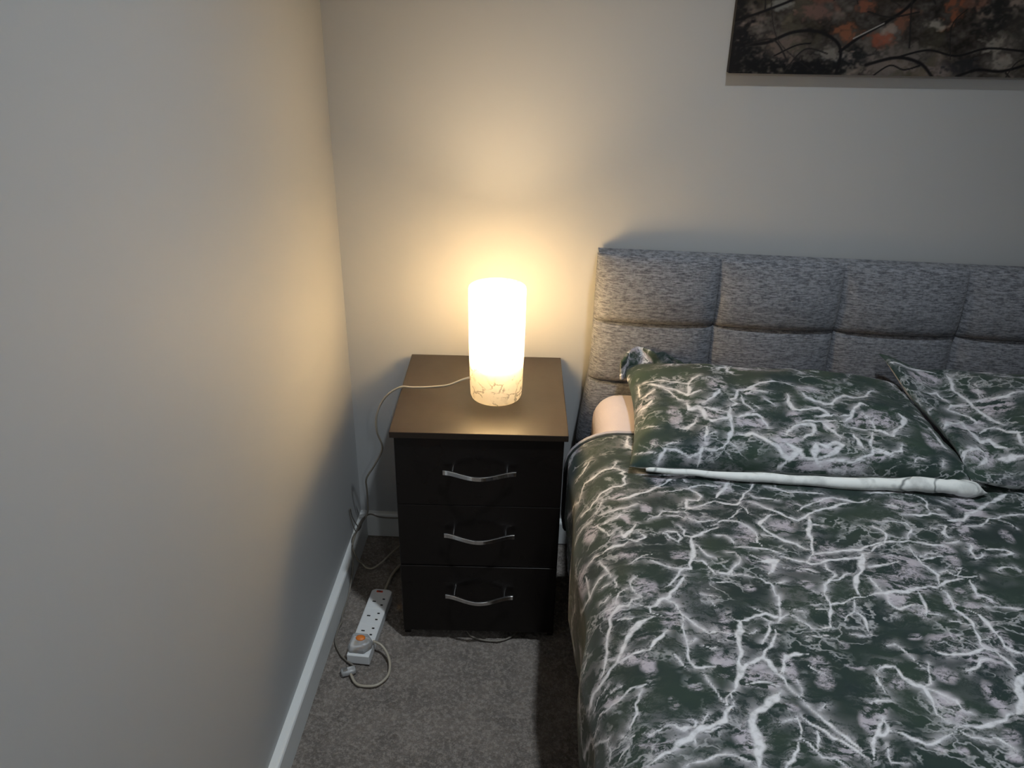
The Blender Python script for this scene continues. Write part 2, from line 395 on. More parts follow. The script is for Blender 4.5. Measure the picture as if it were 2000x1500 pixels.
# ------------------------------------------------------------------ bedside lamp
LX, LY = 0.3925, -0.231
lamp = empty('table_lamp', (LX, LY, NH)); tag(lamp, 'lit white marbled glass cylinder lamp on the bedside cabinet', 'table lamp')
LH = 0.2605
outer = [(0.0, 0.0), (0.050, 0.0), (0.0555, 0.003), (0.0578, 0.009), (0.0590, 0.03), (0.0605, 0.10), (0.0615, 0.18), (0.0620, LH - 0.004), (0.0612, LH)]
inner = [(0.0585, LH), (0.0575, LH - 0.004), (0.057, 0.18), (0.056, 0.10), (0.0545, 0.084), (0.05, 0.076), (0.0, 0.074)]
lathe('shade', outer + inner, mat_alabaster(), lamp, 72)
lathe('bulb_socket', [(0.0, 0.0745), (0.022, 0.0745), (0.022, 0.080), (0.016, 0.084), (0.016, 0.106), (0.0, 0.108)], WPLAST, lamp, 32)
BULB = mat_emit('warm_bulb', (1.0, 0.72, 0.39, 1), LAMP_POWER)
bulbo = lathe('bulb', [(0.0, 0.106), (0.013, 0.109), (0.016, 0.122), (0.026, 0.145), (0.031, 0.168), (0.028, 0.192), (0.018, 0.209), (0.0, 0.216)], BULB, lamp, 32)

# ------------------------------------------------------------------ bed: headboard, frame
HB = dict(x0=0.612, cw=0.281, top=0.872)
bed = empty('bed', (1.31, -1.05, 0)); tag(bed, 'double bed with grey woven square-panelled upholstered headboard', 'bed')
def put(o, parent):                     # parent while keeping world coordinates of the mesh
    o.parent = parent; o.matrix_parent_inverse = Matrix.Translation(-Vector(parent.location)); return o
NCOL = 5; X1 = HB['x0'] + NCOL * HB['cw']
tilt = -0.012                             # headboard top runs very slightly down to the right
def ztop(x): return HB['top'] + tilt * (x - HB['x0'])
def hb_left(z): return HB['x0'] - 0.022 * sst(0.62, 0.36, z)
# backing
V = []; Fc = []; zs = [0.0, 0.3, 0.38, 0.44, 0.5, 0.56, 0.62, 0.7, 0.8, 1.0]
rows = []
for zz in zs:
    z0 = zz if zz < 1 else None
    xa = hb_left(zz if z0 is not None else 0.87); xb = X1
    za = zz if z0 is not None else ztop(xa) - 0.004; zb = zz if z0 is not None else ztop(xb) - 0.004
    rows.append([(xa + 0.004, -0.012, za), (xb, -0.012, zb), (xb, -0.062, zb), (xa + 0.004, -0.062, za)])
for r_ in rows: V += r_
for i in range(len(rows) - 1):
    for k in range(4): Fc.append((i * 4 + k, i * 4 + (k + 1) % 4, i * 4 + 4 + (k + 1) % 4, i * 4 + 4 + k))
Fc.append((3, 2, 1, 0)); n = (len(rows) - 1) * 4; Fc.append((n, n + 1, n + 2, n + 3))
hbk = from_py('headboard', V, Fc, FAB, smooth=False); put(hbk, bed); hbk['label'] = 'grey woven fabric headboard'
row_z = [None, 0.712, 0.556, 0.365, 0.22]    # seams between rows (first is the top edge)
def panel(c, r):
    xa = HB['x0'] + c * HB['cw']; xb = xa + HB['cw']
    top = r == 0; left = c == 0; right = c == NCOL - 1
    def fn(u, v):
        x = xa + (xb - xa) * u; sl = tilt * (x - HB['x0'])
        zt = ztop(x) if top else row_z[r] + sl; zb = row_z[r + 1] + sl
        z = zb + (zt - zb) * v
        if left: x = xa + (xb - xa) * u + (hb_left(z) - HB['x0']) * (1 - u)
        a = abs(2 * u - 1); b = abs(2 * v - 1)
        fu = (1 - a ** 9) ** 0.5; fv = (1 - b ** 8) ** 0.5
        if left and u < 0.5: fu = (1 - a ** 9) ** 0.5
        if right and u > 0.5: fu = (1 - a ** 9) ** 0.5
        if v > 0.4: fv = (max(0.0, 1 - v) / 0.6) ** (0.42 if top else 0.24)
        # neighbouring panels meet in a shallow stitched groove; the outer edges roll right back to the board
        if not ((left and u < 0.5) or (right and u > 0.5)): fu = 0.50 + 0.50 * fu
        if not (top and v > 0.4): fv = 0.42 + 0.58 * fv
        d = 0.052 * (0.80 + 0.20 * math.sin(math.pi * u)) * fu * fv * (0.90 + 0.10 * math.cos((u - 0.5) * 2.2) * math.cos((v - 0.5) * 2.2))
        # soft puckers near the seams
        d += 0.0012 * nz(x, z, 1.7, 30) * (1 - fu * fv) + 0.0014 * nz(x, z, 4.1, 9)
        return ((x, -0.058 - max(d, 0), z), (x, z))
    # denser sampling towards the edges
    def warp(t): return 0.5 - 0.5 * math.cos(math.pi * t)
    o = grid('panel', 30, 24, lambda u, v: fn(warp(u), warp(v)), FAB)
    put(o, bed)
    o.parent = hbk; o.matrix_parent_inverse = hbk.matrix_parent_inverse.copy()
    o.matrix_parent_inverse = Matrix.Identity(4)
    return o
for r in range(4):
    for c in range(NCOL): panel(c, r)
# top welt between the padding and the back
tube('edge_piping', catmull([(HB['x0'] + 0.004, -0.055, ztop(HB['x0']) - 0.005), (1.2, -0.055, ztop(1.2) - 0.005), (X1, -0.055, ztop(X1) - 0.005)], 12), 0.0035, FAB, hbk)
# frame under the mattress
put(box('side_rail', (0.625, 0.655, -2.08, -0.10, 0.10, 0.30), FAB, bev=0.008), bed)
put(box('side_rail', (1.97, 2.0, -2.08, -0.10, 0.10, 0.30), FAB, bev=0.008), bed)
put(box('foot_rail', (0.625, 2.0, -2.11, -2.08, 0.10, 0.32), FAB, bev=0.008), bed)
for i in range(12):
    y = -0.16 - i * 0.165; put(box('slat', (0.656, 1.969, y - 0.035, y + 0.035, 0.275, 0.292), WOODB), bed)
for x, y in ((0.64, -0.14), (0.64, -2.05), (1.985, -0.14), (1.985, -2.05)):
    put(box('leg', (x - 0.022, x + 0.022, y - 0.022, y + 0.022, 0, 0.10), BLACK, bev=0.003), bed)

# mattress in a white fitted sheet
bm = bmesh.new(); add_box(bm, 0.619, 2.0, -2.07, -0.112, 0.295, 0.556)
bmesh.ops.bevel(bm, geom=[e for e in bm.edges], offset=0.062, segments=7, affect='EDGES', profile=0.5)
mt = from_bm('mattress', bm, SHEET, smooth=True); tag(mt, 'mattress in a white fitted sheet under the green duvet', 'mattress')


# ------------------------------------------------------------------ printed vein pattern of the bed linen
# per cloth: vein polylines [half width mm, x, y, x, y ... mm on the cloth] and cloudy patches [x, y, rx, ry mm]
TRACE = {
 'duvet': ([[2.6,-21,-476,-32,-496,-53,-501,-75,-510,-96,-511,-111,-532,-122,-550,-201,-482,-244,-444],[2.0,-32,-496,-21,-499,-10,-509,-17,-514,-10,-522,-15,-535,-12,-551,-22,-559,-38,-561,-61,-572,-75,-586,-91,-602,-124,-595],[2.5,13,-514,27,-518],[3.0,130,-521,107,-519,73,-527,58,-546,38,-560,22,-575,0,-585,-13,-597,-27,-601],[2.0,88,-509,64,-513],[1.5,155,-554,126,-552,96,-562,65,-572,39,-574],[2.5,96,-532,96,-545],[2.0,98,-562,112,-579,120,-590,110,-602,89,-596,85,-622,96,-626],[1.9,143,-606,120,-616,96,-626],[1.9,1,-618,-15,-631,-26,-634,-47,-635,-70,-634,-83,-633,-94,-637,-107,-637,-135,-644,-143,-651],[1.4,96,-626,72,-627],[2.4,83,-649,78,-637,59,-636,38,-636,29,-650,4,-671],[1.9,83,-649,75,-656,64,-649,47,-650],[1.9,-27,-651,-41,-658,-61,-665,-78,-667],[1.4,-35,-651,-55,-657,-67,-662],[1.9,-85,-657,-79,-675,-64,-694,-61,-704,-42,-689],[2.3,-14,-685,-24,-702,-34,-719,-38,-703],[1.8,-13,-698,-5,-713,-16,-728,-31,-724],[2.2,-28,-730,-40,-738,-54,-735,-72,-742,-91,-739,-107,-745,-121,-757],[1.8,28,-707,39,-699,54,-699,61,-712,52,-724,43,-717,38,-708,28,-707],[2.8,127,-679,113,-682,94,-697,78,-709,67,-707],[1.4,129,-669,108,-677],[3.5,78,-709,72,-741,65,-771,60,-794,48,-799,29,-796,11,-788,-3,-782],[1.9,59,-677,65,-689,67,-707],[2.3,80,-729,91,-749,101,-756,110,-762],[3.5,65,-771,83,-770,94,-784,103,-801],[2.6,-83,-747,-72,-776,-62,-802],[2.4,131,-658,97,-665,83,-656],[1.9,-62,-589,-69,-610,-83,-629],[2.1,-74,-447,-98,-473,-125,-478],[1.8,3,-764,-13,-769,-28,-786],[2.0,227,-538,218,-558,202,-572,191,-592,185,-606,178,-614,142,-608],[3.5,183,-531,166,-567,150,-586,145,-596],[2.4,178,-614,192,-621,195,-636],[1.9,184,-624,163,-640,153,-653],[2.1,247,-553,266,-555,283,-570,303,-566,323,-567,348,-569],[1.5,205,-579,217,-593,243,-596,256,-600],[2.5,203,-605,214,-609,229,-622,246,-633,257,-644,272,-656,288,-647,299,-638,324,-624,359,-607,382,-598],[2.0,282,-627,295,-618,318,-601,344,-588,362,-584,385,-590,406,-593,428,-585],[3.4,298,-647,287,-680,279,-710,272,-730,269,-744],[2.9,230,-638,216,-653,202,-665,211,-682,223,-698,235,-710,252,-716,261,-728,271,-734],[2.4,202,-697,222,-700],[3.4,225,-640,213,-657],[1.9,130,-664,145,-658,166,-661,181,-675,190,-687,193,-701,188,-716,194,-726],[2.3,147,-727,169,-727,189,-730,205,-737,220,-742],[2.3,218,-750,236,-755,253,-762,259,-772,275,-770,298,-758,320,-754,346,-750,356,-740,370,-736],[2.3,269,-744,260,-758,253,-762],[2.4,269,-746,286,-742,307,-735,333,-733,357,-730,376,-720],[1.8,282,-768,283,-784,288,-795],[1.8,129,-745,146,-746,151,-756,142,-776,134,-790,131,-801],[2.2,104,-796,119,-802],[4.7,356,-740,346,-761,342,-780,333,-794],[1.4,164,-743,178,-752,191,-762],[3.2,180,-765,198,-764,211,-760,202,-781,190,-793],[1.8,239,-777,255,-783,262,-789],[2.0,293,-667,314,-669],[1.4,123,-699,136,-699,145,-707,149,-723],[3.0,375,-722,392,-716,409,-712,431,-710,445,-707,469,-712,487,-716,499,-715],[3.0,401,-668,412,-680,415,-695,408,-710],[2.0,402,-650,416,-656,445,-656,463,-657,464,-672,448,-693,444,-708],[2.1,436,-567,460,-560,482,-558,511,-558,526,-567,530,-583,520,-601,519,-618],[2.6,465,-631,486,-630,507,-626,518,-621,530,-626,547,-626],[1.6,467,-569,487,-586],[3.8,703,-540,663,-568,638,-583,614,-600,591,-615,572,-634,556,-639,541,-640],[3.4,613,-561,631,-557],[2.2,572,-653,595,-650,608,-637,625,-624,651,-613,676,-607,697,-605],[1.4,639,-625,652,-635,657,-651],[4.1,515,-655,527,-658,514,-680,517,-692],[2.6,498,-668,509,-669],[2.9,437,-718,437,-726,441,-741,447,-758,456,-773,462,-786],[2.5,447,-748,463,-749,479,-742,489,-742],[1.5,446,-743,464,-740,485,-732],[2.4,370,-736,387,-724,406,-716],[1.9,388,-744,407,-747],[2.4,355,-776,383,-768,404,-759],[3.1,511,-706,521,-706,532,-702],[3.0,545,-712,536,-726,540,-746,554,-738,552,-731],[2.6,562,-721,581,-718,602,-715,612,-724,595,-730,576,-733],[2.0,562,-773,576,-767,595,-766,596,-777],[2.0,493,-785,506,-770],[2.6,447,-600,462,-604,473,-610],[3.7,536,-611,544,-609],[2.7,562,-574,570,-582],[1.7,59,-796,44,-804,38,-817,23,-836,11,-845],[2.9,49,-815,43,-830,31,-846,20,-855,16,-862,-2,-870,-8,-882,-17,-886,-38,-882],[3.7,6,-866,22,-872,26,-884,29,-900,37,-916,47,-924,56,-934,64,-941,75,-932],[2.5,-17,-886,-14,-899,-1,-904],[2.5,-25,-820,-33,-836,-30,-858,-26,-867,-37,-869,-44,-880,-57,-876,-71,-887,-78,-894,-82,-916,-86,-933,-90,-961,-97,-985,-102,-996],[3.6,-10,-906,-23,-915,-35,-921,-44,-933,-57,-944,-63,-960,-70,-975,-76,-986,-88,-996,-95,-1000],[2.4,2,-937,-10,-951,-19,-962,-28,-975,-41,-976,-52,-979,-64,-984,-74,-989],[2.4,29,-900,27,-924,25,-950,25,-968,24,-986,26,-998,32,-1007,42,-1010,51,-1006,59,-1004],[1.5,2,-984,10,-995,18,-1009],[1.6,40,-953,29,-963],[1.6,48,-967,57,-972,67,-965],[2.1,-40,-845,-57,-853,-62,-862,-62,-872],[1.3,-57,-819,-76,-820,-89,-822],[1.7,-56,-814,-59,-845],[1.6,-90,-972,-75,-980],[1.7,-67,-794,-87,-797,-103,-807,-116,-818],[2.2,-120,-762,-115,-793,-116,-818,-144,-816,-176,-794],[1.9,-194,-738,-218,-750,-272,-716,-299,-715,-292,-770],[1.6,-133,-941,-141,-960],[1.7,-70,-849,-83,-855,-93,-853],[1.7,-96,-875,-76,-878,-62,-875],[1.6,-72,-909,-55,-907,-44,-911],[2.5,80,-874,84,-880],[1.3,94,-821,99,-820],[1.3,66,-853,84,-855],[2.2,140,-773,133,-791,125,-802,104,-796],[1.3,99,-820,118,-817],[2.2,168,-808,177,-818,185,-819,184,-836,184,-845,189,-846,185,-860,181,-881,175,-902,171,-909],[1.1,125,-802,151,-804,168,-808],[2.2,193,-818,210,-810],[2.6,116,-910,132,-901,148,-892,162,-885,171,-892,178,-893,192,-889,203,-892,206,-900,216,-909,221,-914,234,-916,245,-912,250,-897,259,-877,264,-865],[1.7,149,-893,159,-902,169,-910],[1.7,144,-878,160,-884],[4.4,104,-897,110,-907,116,-910,114,-927,103,-938,99,-956,95,-978,93,-995,92,-1009,86,-1024],[1.6,75,-932,86,-936,98,-943],[1.2,72,-952,86,-948],[1.6,161,-909,154,-923,147,-938,133,-953],[2.8,162,-922,159,-938,146,-958,133,-967,128,-981,116,-988,107,-995,99,-1003,93,-1008],[3.6,128,-984,136,-990,137,-1002,141,-1012,146,-1020],[1.2,120,-935,137,-924],[2.2,282,-767,284,-782,290,-794,278,-807,265,-818,261,-840,262,-848,263,-864,280,-861,295,-852,307,-844,318,-846,331,-843],[1.6,278,-808,292,-806,305,-795,323,-793],[3.7,341,-776,337,-792,323,-804,316,-820,316,-834,316,-844],[2.2,306,-846,299,-867,294,-880,272,-896],[2.6,296,-880,302,-889,303,-902,301,-916,302,-919],[1.7,275,-921,287,-925,300,-924],[1.7,235,-874,260,-873],[1.3,232,-863,246,-861,259,-864],[1.7,204,-936,218,-932,235,-930],[2.4,157,-994,165,-980,176,-973,196,-972],[2.8,147,-1012,158,-997],[2.0,186,-996,192,-1001,198,-1006],[1.1,245,-833,258,-842],[2.2,201,-877,216,-880],[2.8,331,-843,351,-838,371,-836,390,-830,411,-821,434,-814,447,-816,458,-806,475,-799,489,-797,502,-795],[2.8,346,-803,348,-821,354,-835],[1.8,357,-842,354,-853,357,-865,364,-869,379,-863,396,-859],[2.9,448,-762,456,-773,460,-787,451,-810],[2.8,449,-817,456,-828,455,-844,451,-863,455,-875,459,-888,457,-906,453,-926,450,-939,452,-949],[4.1,410,-828,408,-849,401,-870,394,-884],[2.7,395,-881,408,-880,419,-882],[3.4,504,-799,501,-818,501,-833,515,-837,522,-845],[1.9,464,-781,480,-773,487,-786,502,-791,522,-786],[1.8,426,-896,441,-895,442,-900,457,-899],[2.4,497,-856,504,-858],[1.9,513,-857,534,-858,555,-862],[3.2,467,-864,480,-875,482,-892,483,-915,483,-928,484,-943,489,-952,503,-955],[2.1,314,-945,329,-943,334,-950,339,-963,343,-978,350,-988],[2.6,377,-955,389,-962,404,-960,424,-958,445,-951,452,-949],[2.3,454,-933,472,-928],[3.6,452,-949,464,-951,469,-962,473,-977,476,-986],[2.6,449,-968,435,-970,423,-983,405,-990],[2.7,346,-884,355,-887],[2.7,-70,-972,-79,-989,-88,-998,-100,-1003,-114,-1007,-122,-1010,-134,-1019,-148,-1029],[1.5,-35,-1032,-46,-1035,-58,-1036,-68,-1044,-77,-1048,-96,-1051,-116,-1048,-130,-1049],[2.2,-47,-1040,-51,-1056,-56,-1064,-54,-1079,-61,-1092,-66,-1100],[1.2,-90,-1015,-114,-1023,-129,-1033],[1.1,-74,-1031,-100,-1030],[2.4,-128,-1063,-152,-1064,-205,-1043,-229,-1032],[1.9,-158,-1071,-103,-1095,-109,-1104,-100,-1118,-103,-1139],[1.6,-170,-964,-191,-995,-219,-1025,-229,-1032],[2.2,-79,-1110,-66,-1115,-61,-1113],[2.2,-68,-1126,-83,-1138],[2.2,-48,-1107,-39,-1112,-29,-1108,-23,-1105,-13,-1106,-7,-1111,0,-1106,8,-1106,11,-1099,5,-1094],[4.7,-48,-1154,-37,-1149,-24,-1142,-13,-1132,-2,-1123,8,-1115,15,-1109,27,-1107,40,-1098,49,-1092,52,-1081,64,-1076],[2.2,19,-1102,24,-1092,31,-1084],[2.5,14,-1113,28,-1112,44,-1102],[1.5,2,-987,11,-998,18,-1009],[1.5,40,-1019,45,-1037,50,-1051,52,-1064,54,-1072],[2.2,54,-1078,60,-1059,70,-1049],[1.8,5,-1121,4,-1133],[1.8,-9,-1164,7,-1157,19,-1152,31,-1146,50,-1146],[2.8,95,-980,93,-999,97,-1005,110,-991,126,-982],[2.7,92,-1006,83,-1028,79,-1042,70,-1049],[1.9,70,-1050,69,-1065,64,-1076],[2.7,126,-984,135,-992,138,-1009,147,-1020,149,-1033,153,-1040,163,-1050,167,-1062,176,-1075,183,-1089,192,-1106,202,-1121,209,-1133],[5.2,136,-1044,124,-1059,106,-1073,93,-1086,84,-1098,85,-1112,85,-1135,81,-1163],[2.2,147,-1085,145,-1103,140,-1119,134,-1124,129,-1139,127,-1150,118,-1154,114,-1162],[2.4,153,-1084,160,-1094,169,-1100,177,-1111,188,-1118,198,-1128,206,-1137,215,-1143,220,-1146],[1.8,140,-1120,148,-1125,151,-1134,158,-1142,172,-1144,179,-1151,190,-1158],[1.9,166,-1107,164,-1116,156,-1134],[1.9,221,-1145,229,-1126,237,-1108,242,-1100],[2.4,156,-996,163,-983,172,-976,182,-974],[3.2,151,-1011,159,-994],[1.6,167,-1020,167,-1031,163,-1047],[1.8,49,-1147,59,-1152,71,-1157],[1.5,118,-1094,130,-1092,146,-1087],[2.4,187,-994,192,-1001,200,-1006],[1.9,94,-1033,115,-1030,135,-1034],[1.9,181,-1068,192,-1060],[3.3,286,-994,300,-985,310,-986,313,-998,315,-1009,322,-1018,331,-1024,331,-1039,333,-1051,332,-1067,338,-1075,345,-1082],[2.9,345,-1081,362,-1081,377,-1081,396,-1074,413,-1068,426,-1061,440,-1058],[2.0,344,-1084,349,-1090,358,-1099,372,-1101,384,-1101],[2.1,331,-1024,341,-1028,350,-1032,357,-1038,367,-1043,370,-1051,368,-1057,378,-1063],[2.1,332,-1022,347,-1017,353,-999,361,-977],[3.3,282,-1003,275,-1020,276,-1033],[3.6,250,-1055,262,-1050,277,-1049],[2.7,257,-1077,245,-1093,242,-1105,250,-1105,257,-1093,257,-1080],[2.0,256,-1098,268,-1102,279,-1108,294,-1114,307,-1111,323,-1102,341,-1094,349,-1090],[1.9,236,-1108,228,-1126,221,-1144],[1.5,247,-1120,242,-1137,240,-1148,260,-1145],[2.4,386,-1094,394,-1100,401,-1108,408,-1118],[5.2,482,-994,461,-1013,457,-1033,445,-1054,440,-1060],[4.8,8,-375,4,-412,11,-428]],
  [[-26,-662,7,19],[-97,-671,13,24],[-47,-719,10,9],[43,-713,12,8],[57,-534,20,16],[11,-638,8,19],[51,-760,17,13],[-28,-764,23,10],[-34,-594,12,10],[168,-551,13,24],[170,-696,17,23],[242,-673,22,19],[280,-611,12,12],[340,-597,17,12],[171,-762,11,14],[299,-721,16,12],[196,-769,11,14],[279,-756,12,8],[246,-779,12,8],[478,-604,27,21],[606,-588,24,36],[555,-655,15,20],[551,-690,10,30],[410,-766,32,25],[501,-739,12,30],[629,-676,10,17],[-14,-846,12,17],[10,-911,12,18],[-37,-947,10,7],[-33,-997,10,16],[-52,-985,13,10],[-70,-881,17,18],[-135,-763,22,29],[145,-828,8,7],[240,-820,10,7],[254,-946,7,8],[255,-990,13,4],[91,-921,7,23],[204,-990,14,15],[162,-996,8,17],[115,-1000,13,9],[270,-882,10,9],[71,-994,14,18],[397,-802,42,28],[376,-850,22,14],[391,-871,14,18],[451,-857,9,18],[509,-839,15,9],[407,-939,28,20],[457,-960,14,18],[479,-871,14,21],[477,-828,8,9],[485,-930,14,21],[363,-926,9,6],[-32,-1006,8,14],[21,-1044,9,6],[-13,-1068,5,9],[-45,-1122,11,9],[-26,-1133,13,7],[-90,-1042,13,7],[65,-1020,8,6],[-56,-987,15,10],[116,-1024,23,16],[75,-1121,16,20],[163,-1000,7,23],[203,-1021,12,15],[142,-1072,11,6],[182,-1136,17,9],[145,-1132,5,7],[236,-1084,10,17],[301,-1020,11,9],[375,-1000,13,14],[422,-1033,11,23],[354,-1055,18,20],[252,-1067,12,11],[442,-968,24,14],[310,-1123,5,7],[337,-1122,6,7],[412,-1096,11,12],[399,-1128,10,7]]),
 'near': ([[2.3,700,-262,735,-272,755,-267,772,-279,789,-279,811,-293,820,-266,834,-254],[2.8,712,-277,737,-289,761,-307,781,-312,794,-333,802,-344,810,-293],[2.2,747,-300,765,-329,779,-345,792,-358],[2.2,665,-308,701,-320,735,-301],[4.9,718,-339,696,-362,664,-359],[4.3,796,-366,792,-394,813,-385,820,-396,825,-419,837,-431,852,-423,865,-418,876,-399,881,-380],[3.8,823,-373,837,-359,860,-334,869,-321],[3.3,881,-380,894,-367,887,-357,900,-339,905,-320,935,-313,966,-290],[4.1,824,-385,850,-395,874,-404,869,-429,871,-454,861,-479,856,-496,833,-514,818,-516,805,-509,796,-526,775,-540,760,-523,746,-518,726,-521,712,-539,699,-564],[4.1,823,-450,813,-486,814,-501],[2.1,822,-476,835,-465],[3.1,797,-526,792,-558],[2.6,767,-454,782,-455,798,-441,808,-413],[2.2,884,-416,904,-407,926,-405,940,-411],[3.1,882,-465,899,-466,914,-460,927,-474],[4.1,860,-486,873,-509],[1.5,728,-506,763,-489],[1.5,640,-520,706,-531],[1.6,677,-432,716,-445],[2.2,801,-347,827,-325],[2.2,908,-338,910,-369,924,-399],[2.8,681,-263,681,-302],[2.9,916,-322,943,-303,968,-290,990,-280,1017,-279,1045,-296,1071,-303,1079,-313],[2.8,917,-337,936,-322,954,-323,973,-327],[2.8,1007,-329,1004,-358,1005,-378,1019,-385,1039,-379,1062,-374,1069,-383,1082,-402],[2.9,1039,-322,1045,-342,1065,-351,1076,-357,1094,-358,1115,-332,1135,-313,1144,-331,1166,-323,1214,-268],[2.7,899,-410,924,-406,936,-411,942,-426,945,-443],[4.3,974,-464,994,-439,1012,-426,1037,-424,1033,-451,1009,-473],[2.2,1008,-419,1037,-411,1067,-414,1101,-415,1117,-398,1133,-374,1151,-354,1166,-366],[2.2,1049,-398,1071,-397,1101,-398,1119,-391],[2.2,1099,-427,1120,-437,1147,-438,1155,-439,1152,-403,1144,-389],[2.2,1146,-447,1174,-446],[5.2,890,-466,911,-460,929,-475,944,-491,955,-505,964,-524,972,-532,983,-518,996,-506],[4.7,969,-484,980,-494,996,-506,1000,-527,1023,-533,1021,-507,1024,-486],[4.3,1027,-488,1046,-494,1065,-477,1073,-487,1059,-509,1038,-523,1023,-533,1029,-558],[4.7,966,-538,952,-562,948,-572],[3.8,1058,-415,1064,-437,1074,-452,1079,-466],[3.8,1106,-453,1111,-471,1110,-493,1115,-505],[3.2,1144,-447,1131,-491,1130,-516,1108,-529,1093,-541],[3.3,1133,-494,1150,-511,1169,-528],[3.7,1029,-542,1058,-531,1100,-540,1119,-540],[4.3,1050,-566,1073,-564,1109,-567],[2.8,960,-348,974,-365],[2.7,929,-369,940,-384],[1.8,1298,-338,1289,-335],[1.8,1258,-374,1301,-357],[5.3,1280,-402,1292,-404],[4.6,1292,-404,1297,-427,1285,-463,1293,-473],[4.5,1147,-441,1166,-446,1178,-462,1209,-428,1228,-392,1222,-376],[3.3,1161,-523,1184,-510,1189,-490],[3.8,1130,-499,1148,-515,1164,-531],[2.2,1210,-524,1234,-525],[2.7,1212,-531,1208,-549],[2.8,1270,-524,1269,-550]],
  [[864,-294,19,30],[682,-334,37,21],[761,-412,15,33],[700,-494,13,13],[838,-404,19,15],[898,-429,18,14],[927,-318,20,17],[813,-482,7,17],[921,-422,20,21],[1002,-401,12,13],[1061,-306,23,19],[975,-481,23,26],[1043,-496,22,17],[1133,-410,19,22],[1071,-549,39,21],[1065,-434,11,14],[1007,-558,21,18],[986,-514,17,18],[1178,-406,24,29],[1135,-526,14,16],[1261,-460,15,31]]),
 'far': ([[3.8,1399,-192,1396,-246,1407,-277,1410,-298,1410,-319,1417,-338,1425,-359,1434,-383],[2.5,1322,-259,1361,-244,1368,-269,1373,-286],[1.8,1322,-312,1289,-339],[3.1,1358,-308,1374,-293,1389,-302,1405,-300],[2.5,1360,-310,1375,-322,1386,-339,1395,-367],[5.4,1296,-399,1337,-372,1363,-355,1355,-396,1359,-413,1358,-435,1387,-428,1389,-455,1403,-461],[4.6,1290,-488,1310,-475,1345,-462,1351,-474,1348,-490,1326,-510],[3.2,1438,-289,1459,-293,1479,-293,1501,-285,1518,-283],[3.2,1412,-293,1436,-291],[3.2,1442,-242,1435,-279],[3.0,1411,-388,1425,-403,1441,-415,1455,-414],[3.0,1376,-406,1395,-392,1416,-390],[3.4,1291,-495,1310,-475],[4.7,1375,-487,1423,-485],[4.2,1443,-410,1438,-439,1434,-459],[3.2,1263,-171,1326,-175,1358,-168,1377,-180]],
  [[1343,-203,37,23],[1443,-317,30,27],[1389,-307,17,14],[1344,-380,32,29],[1394,-367,12,14],[1352,-479,13,25],[1327,-479,16,16],[1438,-257,11,24]]),
}

